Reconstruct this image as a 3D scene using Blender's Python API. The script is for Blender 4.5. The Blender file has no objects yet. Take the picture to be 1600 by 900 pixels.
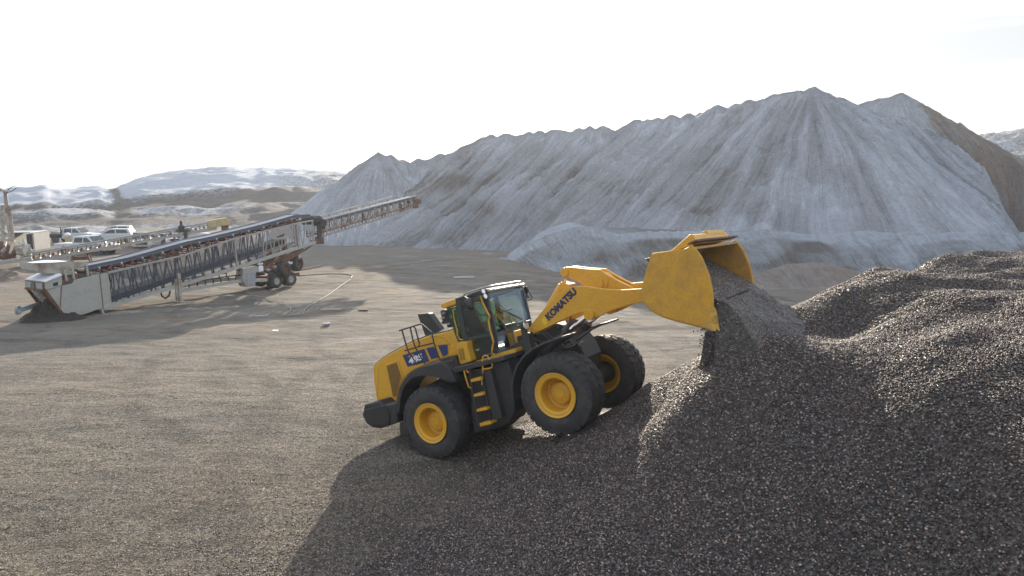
import bpy, math, random
import numpy as np
from mathutils import Vector, Matrix
random.seed(7); rng = np.random.RandomState(11)
C = bpy.data.collections.new('quarry'); bpy.context.scene.collection.children.link(C)
sc = bpy.context.scene
R = math.radians
# ------------------------------------------------------------------ camera, sky, sun, exposure
CAM_H = 6.15; FPX = 1067.0; PITCH = R(8.0)
cam = bpy.data.cameras.new('camera'); co = bpy.data.objects.new('camera', cam); C.objects.link(co)
co.location = (0, 0, CAM_H); co.rotation_euler = (R(90)-PITCH, 0, 0)
cam.sensor_width = 36; cam.lens = 36*FPX/1600; cam.clip_end = 3000; cam.clip_start = .1
sc.camera = co
SUN_EL, SUN_AZ = 14.5, 1.5           # azimuth measured from +Y towards +X
w = bpy.data.worlds.new('World'); sc.world = w; w.use_nodes = True
nt = w.node_tree; nt.nodes.clear()
sky = nt.nodes.new('ShaderNodeTexSky'); sky.sky_type = 'NISHITA'; sky.sun_disc = False
sky.sun_elevation = R(SUN_EL); sky.sun_rotation = R(SUN_AZ); sky.air_density = 1.0; sky.dust_density = 1.6; sky.ozone_density = 1.2
bg = nt.nodes.new('ShaderNodeBackground'); bg.inputs[1].default_value = .15
bg2 = nt.nodes.new('ShaderNodeBackground'); bg2.inputs[1].default_value = .15
tc = nt.nodes.new('ShaderNodeTexCoord'); mp = nt.nodes.new('ShaderNodeMapping'); mp.inputs['Scale'].default_value = (1.2, 1.2, 6)
mp.inputs['Location'].default_value = (3.1, 0.4, .2)
nz = nt.nodes.new('ShaderNodeTexNoise'); nz.inputs['Scale'].default_value = 1.9; nz.inputs['Detail'].default_value = 7; nz.inputs['Distortion'].default_value = .5
cr = nt.nodes.new('ShaderNodeValToRGB'); cr.color_ramp.elements[0].position = .34; cr.color_ramp.elements[1].position = .47
cr.color_ramp.elements[0].color = (2.30, 2.38, 2.50, 1); cr.color_ramp.elements[1].color = (3.42, 3.46, 3.52, 1)   # thin bright cloud veil with grey wisps
sxyz = nt.nodes.new('ShaderNodeSeparateXYZ'); cz = nt.nodes.new('ShaderNodeValToRGB')      # the veil is white low down, bluer overhead
cz.color_ramp.elements[0].position = .30; cz.color_ramp.elements[1].position = .75; cz.color_ramp.elements[0].color = (1, 1, 1, 1); cz.color_ramp.elements[1].color = (.84, .95, 1.12, 1)
mz = nt.nodes.new('ShaderNodeMix'); mz.data_type = 'RGBA'; mz.blend_type = 'MULTIPLY'; mz.inputs[0].default_value = 1.
mx = nt.nodes.new('ShaderNodeMixShader'); mx.inputs[0].default_value = .93; out = nt.nodes.new('ShaderNodeOutputWorld')
for a, b in ((sky.outputs[0], bg.inputs[0]), (tc.outputs['Generated'], mp.inputs[0]), (mp.outputs[0], nz.inputs[0]), (nz.outputs[0], cr.inputs[0]), (tc.outputs['Generated'], sxyz.inputs[0]), (sxyz.outputs[2], cz.inputs[0]), (cr.outputs[0], mz.inputs[6]), (cz.outputs[0], mz.inputs[7]), (mz.outputs[2], bg2.inputs[0]),
             (bg.outputs[0], mx.inputs[1]), (bg2.outputs[0], mx.inputs[2]), (mx.outputs[0], out.inputs[0])):
    nt.links.new(a, b)
sl = bpy.data.lights.new('sun', 'SUN'); sl.energy = 4.7; sl.angle = R(.55); sl.color = (1, .88, .72)
so = bpy.data.objects.new('sun', sl); C.objects.link(so)
sdir = Vector((math.sin(R(SUN_AZ))*math.cos(R(SUN_EL)), math.cos(R(SUN_AZ))*math.cos(R(SUN_EL)), math.sin(R(SUN_EL))))
so.rotation_euler = (-sdir).to_track_quat('-Z', 'Y').to_euler(); so.location = (0, 60, 60)
vs = sc.view_settings; vs.view_transform = 'Standard'; vs.look = 'None'; vs.gamma = 1; vs.use_curve_mapping = False
vs.exposure = 1.1
sc.cycles.max_bounces = 6; sc.cycles.transparent_max_bounces = 12

# ------------------------------------------------------------------ pixel -> world helpers (photo pixels 1600x900)
def ray(px, py):
    a = (px-800)/FPX; b = (450-py)/FPX
    return np.array([a, math.cos(PITCH)+b*math.sin(PITCH), -math.sin(PITCH)+b*math.cos(PITCH)])
def at_z(px, py, z=0.):
    d = ray(px, py); return d*((z-CAM_H)/d[2])+np.array([0, 0, CAM_H])
def at(px, py, Y):
    d = ray(px, py); return d*(Y/d[1])+np.array([0, 0, CAM_H])
# ------------------------------------------------------------------ noise
def _h(ix, iy, seed):
    v = np.sin(ix*127.1+iy*311.7+seed*74.7)*43758.5453
    return v-np.floor(v)
def vnoise(x, y, seed=0):
    ix = np.floor(x); iy = np.floor(y); fx = x-ix; fy = y-iy
    fx = fx*fx*(3-2*fx); fy = fy*fy*(3-2*fy)
    return (_h(ix, iy, seed)*(1-fx)+_h(ix+1, iy, seed)*fx)*(1-fy)+(_h(ix, iy+1, seed)*(1-fx)+_h(ix+1, iy+1, seed)*fx)*fy
def fbm(x, y, seed=0, o=4):
    s = 0; a = .5; n = 0
    for i in range(o):
        s = s+a*vnoise(x*2**i, y*2**i, seed+i*13); n += a; a *= .5
    return s/n
def sstep(a, b, x):
    t = np.clip((x-a)/(b-a), 0, 1); return t*t*(3-2*t)
# ------------------------------------------------------------------ materials
def node_mat(name):
    m = bpy.data.materials.new(name); m.use_nodes = True
    return m, m.node_tree, m.node_tree.nodes['Principled BSDF']
def N(t, k, **kw):
    n = t.nodes.new(k)
    for a, b in kw.items():
        if a in n.inputs: n.inputs[a].default_value = b
        else: setattr(n, a, b)
    return n
def ramp(t, src, stops):
    r = t.nodes.new('ShaderNodeValToRGB'); e = r.color_ramp.elements
    while len(e) < len(stops): e.new(.5)
    for k, (p, c) in enumerate(stops):
        e[k].position = p; e[k].color = (c, c, c, 1) if not hasattr(c, '__len__') else (*c, 1)
    t.links.new(src, r.inputs[0]); return r.outputs[0]
def mixc(t, fac, a, b, mode='MIX'):
    m = t.nodes.new('ShaderNodeMix'); m.data_type = 'RGBA'; m.blend_type = mode
    for s, v in ((m.inputs[0], fac), (m.inputs[6], a), (m.inputs[7], b)):
        if isinstance(v, bpy.types.NodeSocket): t.links.new(v, s)
        elif hasattr(v, '__len__'): s.default_value = (*v, 1)
        else: s.default_value = v
    return m.outputs[2]
def math_(t, op, a, b=0.):
    m = t.nodes.new('ShaderNodeMath'); m.operation = op
    for s, v in ((m.inputs[0], a), (m.inputs[1], b)):
        if isinstance(v, bpy.types.NodeSocket): t.links.new(v, s)
        else: s.default_value = v
    return m.outputs[0]
def objcoord(t, scale=(1, 1, 1), src='Object'):
    c = t.nodes.new('ShaderNodeTexCoord'); m = t.nodes.new('ShaderNodeMapping'); m.inputs['Scale'].default_value = scale
    t.links.new(c.outputs[src], m.inputs[0]); return m.outputs[0]
def noise(t, vec, scale, detail=4, rough=.55, dist=0.):
    n = N(t, 'ShaderNodeTexNoise', Scale=scale, Detail=detail, Roughness=rough, Distortion=dist); t.links.new(vec, n.inputs['Vector']); return n.outputs[0]
def bump(t, p, h, strength=.3, dist=.02):
    b = N(t, 'ShaderNodeBump', Strength=strength, Distance=dist); t.links.new(h, b.inputs['Height']); t.links.new(b.outputs[0], p.inputs['Normal']); return b
def paint(name, col, rough=.45, metal=0., dirt=.25, dirtcol=(.16, .14, .12), scale=3., bmp=.0, spec=.5):
    m, t, p = node_mat(name); v = objcoord(t)
    n1 = noise(t, v, scale, 6, .65, .4); n2 = noise(t, v, scale*9, 3)
    f = math_(t, 'MULTIPLY', ramp(t, n1, [(.42, 0.), (.72, 1.)]), dirt)
    c = mixc(t, f, col, dirtcol)
    c = mixc(t, .12, c, ramp(t, n2, [(.3, 0.), (.7, 1.)]), 'OVERLAY')
    t.links.new(c, p.inputs['Base Color']); p.inputs['Metallic'].default_value = metal
    t.links.new(math_(t, 'ADD', math_(t, 'MULTIPLY', n1, .3), rough-.15), p.inputs['Roughness'])
    p.inputs['Specular IOR Level'].default_value = spec
    if bmp: bump(t, p, n2, bmp, .01)
    return m
M = {}
M['yellow'] = paint('yellow_paint', (.62, .325, .018), .42, dirt=.18, dirtcol=(.35, .2, .06))
M['bucket'] = paint('bucket_yellow_paint', (.58, .305, .02), .5, dirt=.55, dirtcol=(.26, .15, .06), scale=3.2, bmp=.15)
M['yellow_in'] = paint('worn_shaded_yellow_paint', (.42, .22, .03), .6, dirt=.75, dirtcol=(.16, .1, .06), scale=2)  # worn bucket interior; its shade is darkened into the yellow as well
M['black'] = paint('black_paint', (.022, .023, .027), .5, dirt=.35, dirtcol=(.07, .065, .06))
M['dark'] = paint('dark_metal', (.016, .016, .018), .6, dirt=.4, dirtcol=(.06, .05, .045), bmp=.3)
M['hood'] = paint('dark_hood_paint', (.03, .04, .055), .25, dirt=.3, dirtcol=(.08, .08, .08))
M['rubber'] = paint('tyre_rubber', (.022, .022, .025), .72, dirt=.7, dirtcol=(.085, .078, .07), scale=5, bmp=.3)
M['blue'] = paint('blue_decal', (.012, .035, .14), .35, dirt=.05)
M['navy'] = paint('navy_lettering', (.012, .02, .075), .4, dirt=.05)
M['white'] = paint('white_lettering', (.8, .8, .8), .4, dirt=.05)
M['orange'] = paint('orange_lettering', (.5, .22, .04), .4, dirt=.05)
M['mesh'] = paint('grille_mesh', (.22, .12, .02), .7, dirt=.6, dirtcol=(.06, .04, .02), scale=14)
M['steel'] = paint('bare_steel', (.42, .40, .38), .35, .7, dirt=.5, dirtcol=(.1, .08, .07))
M['chrome'] = paint('cylinder_rod', (.8, .8, .82), .12, 1., dirt=.05)
M['lamp'] = paint('lamp_glass', (.75, .78, .8), .1, .5, dirt=.05)
M['seat'] = paint('seat_cloth', (.05, .045, .04), .9, dirt=.2)
M['cream'] = paint('weathered_cream_paint', (.38, .385, .36), .6, dirt=.45, dirtcol=(.28, .24, .2), scale=2.2, bmp=.2)
M['cream_rust'] = paint('rusting_cream_paint', (.38, .36, .31), .7, dirt=1., dirtcol=(.12, .05, .03), scale=1.6, bmp=.3)
M['rust'] = paint('rusty_steel', (.16, .075, .045), .85, dirt=.7, dirtcol=(.05, .03, .025), scale=4, bmp=.5)
M['red'] = paint('red_roller_bracket', (.20, .03, .022), .6, dirt=.35, dirtcol=(.1, .04, .03))
M['belt'] = paint('conveyor_belt', (.09, .11, .15), .35, dirt=.3, dirtcol=(.12, .12, .13))
M['greysteel'] = paint('grey_painted_steel', (.34, .33, .31), .6, dirt=.5, dirtcol=(.2, .16, .13), bmp=.2)
M['panel'] = paint('grey_cabinet_paint', (.30, .33, .36), .5, dirt=.4, dirtcol=(.2, .18, .16))
M['ice'] = paint('ice', (.85, .88, .9), .15, dirt=0.)
M['snow'] = paint('snow', (.78, .81, .86), .8, dirt=.1, dirtcol=(.5, .5, .5), bmp=.4)
M['carwhite'] = paint('white_car_paint', (.50, .53, .56), .25, dirt=.35, dirtcol=(.35, .32, .28))
M['carsilver'] = paint('silver_car_paint', (.42, .46, .50), .25, .4, dirt=.35, dirtcol=(.3, .27, .24))
M['carglass'] = paint('car_window', (.02, .03, .04), .08, dirt=.1)
M['ochre'] = paint('faded_yellow_paint', (.46, .36, .18), .65, dirt=.6)
M['hose'] = paint('dusty_hose', (.34, .30, .25), .7, dirt=.4)
M['wood'] = paint('grey_timber', (.36, .30, .22), .85, dirt=.5)
def glass(name, tint, refl, rough=.02):
    m, t, p = node_mat(name); t.nodes.remove(p)
    tr = N(t, 'ShaderNodeBsdfTransparent', Color=(*tint, 1)); gl = N(t, 'ShaderNodeBsdfGlossy', Color=(.62, .80, 1, 1), Roughness=rough)
    lw = N(t, 'ShaderNodeLayerWeight', Blend=.35); mxs = t.nodes.new('ShaderNodeMixShader')
    f = math_(t, 'ADD', math_(t, 'MULTIPLY', lw.outputs['Fresnel'], .4), refl)
    v = objcoord(t); n = noise(t, v, 4, 5, .6); f = math_(t, 'ADD', f, math_(t, 'MULTIPLY', ramp(t, n, [(.4, 0.), (.8, 1.)]), .08))
    t.links.new(f, mxs.inputs[0]); t.links.new(tr.outputs[0], mxs.inputs[1]); t.links.new(gl.outputs[0], mxs.inputs[2])
    t.links.new(mxs.outputs[0], t.nodes['Material Output'].inputs[0]); return m
M['glass'] = glass('cab_glass', (.58, .64, .60), .06)
M['windshield'] = glass('windscreen_glass', (.80, .90, .94), .07, .08)
M['greenglass'] = glass('green_tinted_glass', (.40, .62, .42), .05)
def screen_mat():
    m, t, p = node_mat('mesh_guard'); p.inputs['Base Color'].default_value = (.08, .10, .14, 1); p.inputs['Roughness'].default_value = .6
    tr = N(t, 'ShaderNodeBsdfTransparent', Color=(1, 1, 1, 1)); mxs = t.nodes.new('ShaderNodeMixShader')
    v = objcoord(t); n = noise(t, v, 1.2, 3)
    f = ramp(t, n, [(.3, .28), (.7, .5)])
    t.links.new(f, mxs.inputs[0]); t.links.new(tr.outputs[0], mxs.inputs[1]); t.links.new(p.outputs[0], mxs.inputs[2])
    t.links.new(mxs.outputs[0], t.nodes['Material Output'].inputs[0]); return m
M['guard'] = screen_mat()

def ground_mat():
    m, t, p = node_mat('yard_ground'); v = objcoord(t)
    n0 = noise(t, v, .055, 5, .6, .6); n1 = noise(t, v, .35, 6, .65, .8); vs_ = objcoord(t, (.45, 1.2, 1)); n2 = noise(t, vs_, 1.3, 7, .72, .9)
    nf = noise(t, v, 22, 3, .7)
    vor = N(t, 'ShaderNodeTexVoronoi', Scale=26.); t.links.new(v, vor.inputs['Vector'])
    base = mixc(t, ramp(t, n1, [(.35, 0.), (.65, 1.)]), (.235, .22, .195), (.195, .19, .18))
    base = mixc(t, ramp(t, n0, [(.42, 0.), (.60, 1.)]), base, (.23, .205, .18))
    base = mixc(t, math_(t, 'MULTIPLY', ramp(t, n2, [(.54, 0.), (.64, 1.)]), .5), base, (.11, .105, .10))
    # y-dependent: coarse gravel near, finer dirt and tracks further away
    sep = t.nodes.new('ShaderNodeSeparateXYZ'); t.links.new(v, sep.inputs[0])
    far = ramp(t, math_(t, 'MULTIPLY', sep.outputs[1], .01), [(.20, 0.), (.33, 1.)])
    # ochre patches around the conveyor wheels
    warm = ramp(t, noise(t, objcoord(t, (.8, 1, 1)), .22, 7, .7, 1.6), [(.52, 0.), (.62, 1.)])
    base = mixc(t, math_(t, 'MULTIPLY', math_(t, 'MULTIPLY', warm, far), .6), base, (.30, .235, .165))
    frost = ramp(t, noise(t, objcoord(t, (.6, 1, 1)), .33, 6, .7, 1.6), [(.55, 0.), (.68, 1.)])
    base = mixc(t, math_(t, 'MULTIPLY', math_(t, 'MULTIPLY', frost, far), .55), base, (.42, .43, .44))
    # curving wheel tracks
    vt = objcoord(t, (.06, .06, 1)); wv = N(t, 'ShaderNodeTexWave', Scale=3.2, Distortion=9., Detail=3., **{'Detail Scale': .8}); wv.wave_type = 'RINGS'
    t.links.new(vt, wv.inputs[0]); trk = ramp(t, wv.outputs[1], [(.80, 0.), (.90, 1.)])
    trk = math_(t, 'MULTIPLY', math_(t, 'MULTIPLY', trk, ramp(t, n0, [(.4, .2), (.6, 1.)])), math_(t, 'MULTIPLY', far, .4))
    vd = N(t, 'ShaderNodeVectorMath', operation='ADD'); wob = N(t, 'ShaderNodeTexNoise', Scale=.25, Detail=2.); t.links.new(v, wob.inputs['Vector'])
    sc_ = N(t, 'ShaderNodeVectorMath', operation='SCALE'); sc_.inputs['Scale'].default_value = 2.; t.links.new(wob.outputs['Color'], sc_.inputs[0])
    t.links.new(v, vd.inputs[0]); t.links.new(sc_.outputs[0], vd.inputs[1])
    rs_ = random.Random(5)
    for cx, cy, r in ((-2, 26, 9), (4, 33, 11), (-12, 22, 16), (-6, 44, 9), (2, 52, 13), (-9, 38, 6.5), (-20, 14, 14), (-10, 60, 22), (8, 20, 13), (-3, 37, 5), (-16, 32, 21)):
        for dr in (0, 2.3):
            ds = N(t, 'ShaderNodeVectorMath', operation='DISTANCE'); flat = N(t, 'ShaderNodeVectorMath', operation='MULTIPLY'); flat.inputs[1].default_value = (1, 1, 0)
            t.links.new(vd.outputs[0], flat.inputs[0]); t.links.new(flat.outputs[0], ds.inputs[0]); ds.inputs[1].default_value = (cx+1, cy+1, 0)
            e = math_(t, 'ABSOLUTE', math_(t, 'SUBTRACT', ds.outputs['Value'], r+dr)); k_ = math_(t, 'MULTIPLY', ramp(t, e, [(.22, 1.), (.42, 0.)]), ramp(t, n1, [(.38, 0.), (.56, 1.)]))
            trk = math_(t, 'MAXIMUM', trk, math_(t, 'MULTIPLY', k_, .8))
    base = mixc(t, math_(t, 'MULTIPLY', trk, .6), base, (.10, .095, .09))
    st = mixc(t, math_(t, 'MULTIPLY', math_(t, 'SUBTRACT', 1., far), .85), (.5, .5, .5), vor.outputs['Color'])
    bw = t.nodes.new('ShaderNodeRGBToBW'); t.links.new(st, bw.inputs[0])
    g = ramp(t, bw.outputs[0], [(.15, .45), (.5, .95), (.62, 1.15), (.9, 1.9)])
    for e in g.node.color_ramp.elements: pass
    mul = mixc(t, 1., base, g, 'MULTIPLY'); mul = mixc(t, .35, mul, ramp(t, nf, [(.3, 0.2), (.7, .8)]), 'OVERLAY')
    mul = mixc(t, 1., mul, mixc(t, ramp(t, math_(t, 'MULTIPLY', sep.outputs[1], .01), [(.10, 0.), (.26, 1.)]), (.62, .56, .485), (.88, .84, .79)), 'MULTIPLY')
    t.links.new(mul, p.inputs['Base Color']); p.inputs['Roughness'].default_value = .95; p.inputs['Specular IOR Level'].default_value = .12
    h = math_(t, 'ADD', math_(t, 'MULTIPLY', vor.outputs['Distance'], -.028), math_(t, 'MULTIPLY', n2, .20))
    h = math_(t, 'ADD', h, math_(t, 'MULTIPLY', n1, .10)); h = math_(t, 'SUBTRACT', h, math_(t, 'MULTIPLY', trk, .04))
    bump(t, p, h, .8, 1.0); return m
M['ground'] = ground_mat()
def pile_mat(name, bare, frost, amount, streak=1., lo=(.11, .09, .08)):
    m, t, p = node_mat(name)
    uv = t.nodes.new('ShaderNodeUVMap'); uv.uv_map = 'flow'
    def fl(sx, sy):
        mm = t.nodes.new('ShaderNodeMapping'); mm.inputs['Scale'].default_value = (sx, sy, 1); t.links.new(uv.outputs[0], mm.inputs[0]); return mm.outputs[0]
    v = objcoord(t)
    s1 = noise(t, fl(1.3, .07), 1., 8, .62, .35); s2 = noise(t, fl(4.5, .28), 1., 6, .6, .3)
    b1 = noise(t, v, .10, 6, .62, .8); b2 = noise(t, v, .6, 8, .72, .6); b3 = noise(t, v, 3.2, 6, .75)
    f = math_(t, 'ADD', math_(t, 'MULTIPLY', s1, .75*streak), math_(t, 'MULTIPLY', s2, .45*streak))
    f = math_(t, 'SUBTRACT', f, .25*streak)
    f = math_(t, 'ADD', f, math_(t, 'MULTIPLY', b1, .9)); f = math_(t, 'ADD', f, math_(t, 'MULTIPLY', b2, .7))
    at_ = t.nodes.new('ShaderNodeAttribute'); at_.attribute_name = 'frost'
    f = math_(t, 'ADD', math_(t, 'ADD', f, amount-1.0), at_.outputs['Fac'])
    k = ramp(t, f, [(.0, 0.), (.32, .5), (.75, 1.)])
    k2 = mixc(t, k, bare, frost)
    dk = ramp(t, b2, [(.50, 0.), (.66, 1.)])
    warm = mixc(t, math_(t, 'MULTIPLY', ramp(t, b1, [(.5, 0.), (.66, 1.)]), .25), k2, lo)
    c = mixc(t, math_(t, 'MULTIPLY', dk, .22), warm, (.12, .11, .11))
    c = mixc(t, .4, c, ramp(t, b3, [(.3, .2), (.7, .8)]), 'OVERLAY')
    t.links.new(c, p.inputs['Base Color']); p.inputs['Roughness'].default_value = .8
    h = math_(t, 'ADD', math_(t, 'MULTIPLY', s1, .5*streak), math_(t, 'MULTIPLY', s2, .22*streak)); h = math_(t, 'ADD', h, math_(t, 'MULTIPLY', b2, .8)); h = math_(t, 'ADD', h, math_(t, 'MULTIPLY', b3, .25))
    rg = math_(t, 'ABSOLUTE', math_(t, 'SUBTRACT', noise(t, fl(2.2, .09), 1., 4, .6, .5), .5)); h = math_(t, 'SUBTRACT', h, math_(t, 'MULTIPLY', rg, 2.2*streak))
    bump(t, p, h, 1., 1.5); return m
M['frosted'] = pile_mat('frosted_gravel', (.175, .15, .138), (.62, .66, .735), .30)
M['brown'] = pile_mat('bare_brown_sand', (.34, .265, .21), (.52, .55, .60), -.1, .8)
M['bench'] = pile_mat('frosted_cut_bank', (.21, .195, .185), (.58, .63, .71), .16, .7)
def hill_mat():
    m, t, p = node_mat('snowy_hill'); v = objcoord(t)
    sep = t.nodes.new('ShaderNodeSeparateXYZ'); t.links.new(v, sep.inputs[0])
    n1 = noise(t, objcoord(t, (1, .5, 1)), .05, 6, .65, 1.); n2 = noise(t, v, 1.1, 7, .85); n3 = noise(t, objcoord(t, (1, 1, 5)), .12, 5, .6, .5)
    at_ = t.nodes.new('ShaderNodeAttribute'); at_.attribute_name = 'frost'
    f = math_(t, 'ADD', math_(t, 'MULTIPLY', n1, .5), math_(t, 'ADD', math_(t, 'ADD', math_(t, 'MULTIPLY', ramp(t, n2, [(.38, 0.), (.62, 1.)]), .42), .28), math_(t, 'MULTIPLY', n3, .3)))
    f = math_(t, 'ADD', f, math_(t, 'SUBTRACT', at_.outputs['Fac'], .92))
    k = ramp(t, f, [(.3, 0.), (.55, .8), (.8, 1.)])
    c = mixc(t, k, (.15, .13, .115), (.52, .56, .63))
    t.links.new(c, p.inputs['Base Color']); p.inputs['Roughness'].default_value = .9
    bump(t, p, math_(t, 'ADD', n2, math_(t, 'MULTIPLY', n3, .5)), .9, 1.2); return m
M['hill'] = hill_mat()
def gravel_mat():
    m, t, p = node_mat('dark_gravel'); v = objcoord(t)
    vor = N(t, 'ShaderNodeTexVoronoi', Scale=30.); t.links.new(v, vor.inputs['Vector'])
    vor2 = N(t, 'ShaderNodeTexVoronoi', Scale=55.); t.links.new(v, vor2.inputs['Vector'])
    bw = t.nodes.new('ShaderNodeRGBToBW'); t.links.new(vor.outputs['Color'], bw.inputs[0])
    c = ramp(t, bw.outputs[0], [(.1, (.022, .020, .020)), (.45, (.052, .046, .044)), (.7, (.08, .072, .066)), (.9, (.17, .16, .145))])
    c = mixc(t, ramp(t, noise(t, v, .8, 4), [(.4, 0.), (.7, .3)]), c, (.10, .075, .06))
    t.links.new(c, p.inputs['Base Color']); p.inputs['Roughness'].default_value = .45
    h = math_(t, 'ADD', math_(t, 'MULTIPLY', vor.outputs['Distance'], -.03), math_(t, 'MULTIPLY', vor2.outputs['Distance'], -.01))
    bump(t, p, h, .9, 1.); return m
M['gravel'] = gravel_mat()
def stone_mat():
    m, t, p = node_mat('loose_stones'); a = t.nodes.new('ShaderNodeAttribute'); a.attribute_name = 'col'
    t.links.new(a.outputs['Color'], p.inputs['Base Color']); p.inputs['Roughness'].default_value = .58; p.inputs['Specular IOR Level'].default_value = .35; return m
M['stones'] = stone_mat()

# ------------------------------------------------------------------ mesh helpers
def tag(o, label=None, cat=None, group=None, kind=None):
    if label: o['label'] = label
    if cat: o['category'] = cat
    if group: o['group'] = group
    if kind: o['kind'] = kind
    return o
def link(name, me, mat, parent=None):
    o = bpy.data.objects.new(name, me); C.objects.link(o)
    if mat is not None: me.materials.append(M[mat] if isinstance(mat, str) else mat)
    if parent is not None: o.parent = parent
    return o
def thing(name, label, cat, loc=(0, 0, 0), rz=0., group=None):
    o = bpy.data.objects.new(name, None); C.objects.link(o); o.empty_display_size = .3
    o.location = loc; o.rotation_euler = (0, 0, rz); return tag(o, label, cat, group)
def copy_tree(o, parent=None):
    c = o.copy(); C.objects.link(c)
    if parent is not None: c.parent = parent
    for ch in [x for x in C.objects if x.parent == o]: copy_tree(ch, c)
    return c
class MB:
    def __init__(s): s.v = []; s.f = []
    def add(s, vs, fs):
        n = len(s.v); s.v += [tuple(map(float, p)) for p in vs]; s.f += [tuple(i+n for i in f) for f in fs]; return s
    def box(s, c, size, rot=None):
        hx, hy, hz = [q/2 for q in size]; m = rot or Matrix.Identity(3)
        vs = [m @ Vector((x*hx, y*hy, z*hz))+Vector(c) for x in (-1, 1) for y in (-1, 1) for z in (-1, 1)]
        return s.add(vs, [(0, 1, 3, 2), (4, 6, 7, 5), (0, 4, 5, 1), (2, 3, 7, 6), (0, 2, 6, 4), (1, 5, 7, 3)])
    def bar(s, a, b, wd, ht=None):                     # square bar from a to b
        a = Vector(a); b = Vector(b); d = b-a; L = d.length
        if L < 1e-6: return s
        q = d.to_track_quat('X', 'Z').to_matrix(); return s.box((a+b)/2, (L, wd, ht or wd), q)
    def prism(s, poly, y0, y1):                        # poly in (x,z), extruded along y
        n = len(poly); ar = sum(poly[i][0]*poly[(i+1) % n][1]-poly[(i+1) % n][0]*poly[i][1] for i in range(n))
        if ar < 0: poly = poly[::-1]
        vs = [(x, y0, z) for x, z in poly]+[(x, y1, z) for x, z in poly]
        return s.add(vs, [tuple(range(n)), tuple(range(2*n-1, n-1, -1))]+[(i, i+n, (i+1) % n+n, (i+1) % n) for i in range(n)])
    def sheet(s, line, th, y0, y1):                    # thick sheet following an (x,z) polyline
        L = [Vector((x, z)) for x, z in line]; off = []
        for i, p in enumerate(L):
            d = (L[min(i+1, len(L)-1)]-L[max(i-1, 0)]).normalized(); off.append(p+Vector((-d.y, d.x))*th)
        return s.strip([(p.x, p.y) for p in L], [(p.x, p.y) for p in off], y0, y1)
    def strip(s, A, B, y0, y1):
        n = len(A); vs = [(x, y0, z) for x, z in A]+[(x, y1, z) for x, z in A]+[(x, y0, z) for x, z in B]+[(x, y1, z) for x, z in B]
        f = []
        for i in range(n-1):
            f += [(i, i+1, n+i+1, n+i), (2*n+i, 3*n+i, 3*n+i+1, 2*n+i+1), (i, 2*n+i, 2*n+i+1, i+1), (n+i, n+i+1, 3*n+i+1, 3*n+i)]
        f += [(0, n, 3*n, 2*n), (n-1, 3*n-1, 4*n-1, 2*n-1)]
        return s.add(vs, f)
    def tube(s, pts, r, seg=8, cap=True):
        P = [Vector(p) for p in pts]; rr = r if hasattr(r, '__len__') else [r]*len(P); n0 = len(s.v); vs = []; fs = []
        up = Vector((0, 0, 1))
        for i, p in enumerate(P):
            d = (P[min(i+1, len(P)-1)]-P[max(i-1, 0)]).normalized()
            if abs(d.dot(up)) > .95: ux = Vector((0, 1, 0)).cross(d).normalized()
            else: ux = up.cross(d).normalized()
            uy = d.cross(ux)
            for k in range(seg):
                a = 2*math.pi*k/seg; vs.append(p+ux*math.cos(a)*rr[i]+uy*math.sin(a)*rr[i])
        for i in range(len(P)-1):
            for k in range(seg): fs.append((i*seg+k, i*seg+(k+1) % seg, (i+1)*seg+(k+1) % seg, (i+1)*seg+k))
        if cap: fs += [tuple(range(seg-1, -1, -1)), tuple((len(P)-1)*seg+k for k in range(seg))]
        return s.add(vs, fs)
    def lathe(s, prof, c=(0, 0, 0), seg=48, sgn=1):    # prof of (r, y); axis along y
        vs = []; fs = []; n = len(prof)
        for r, y in prof:
            for k in range(seg):
                a = 2*math.pi*k/seg; vs.append((c[0]+r*math.cos(a), c[1]+y*sgn, c[2]+r*math.sin(a)))
        for i in range(n-1):
            for k in range(seg):
                q = (i*seg+k, i*seg+(k+1) % seg, (i+1)*seg+(k+1) % seg, (i+1)*seg+k); fs.append(q if sgn > 0 else q[::-1])
        return s.add(vs, fs)
    def build(s, name, mat, parent=None, bevel=0., smooth=False, loc=None):
        me = bpy.data.meshes.new(name); me.from_pydata(s.v, [], s.f); me.update()
        o = link(name, me, mat, parent)
        import bmesh
        bm = bmesh.new(); bm.from_mesh(me); bmesh.ops.recalc_face_normals(bm, faces=bm.faces); bm.to_mesh(me); bm.free()
        if smooth: me.shade_smooth(); 
        if smooth == 'auto':
            me.set_sharp_from_angle(angle=R(35))
        if bevel:
            b = o.modifiers.new('bevel', 'BEVEL'); b.width = bevel; b.segments = 2; b.limit_method = 'ANGLE'; b.angle_limit = R(40); b.harden_normals = False
        if loc is not None: o.location = loc
        return o
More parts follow.
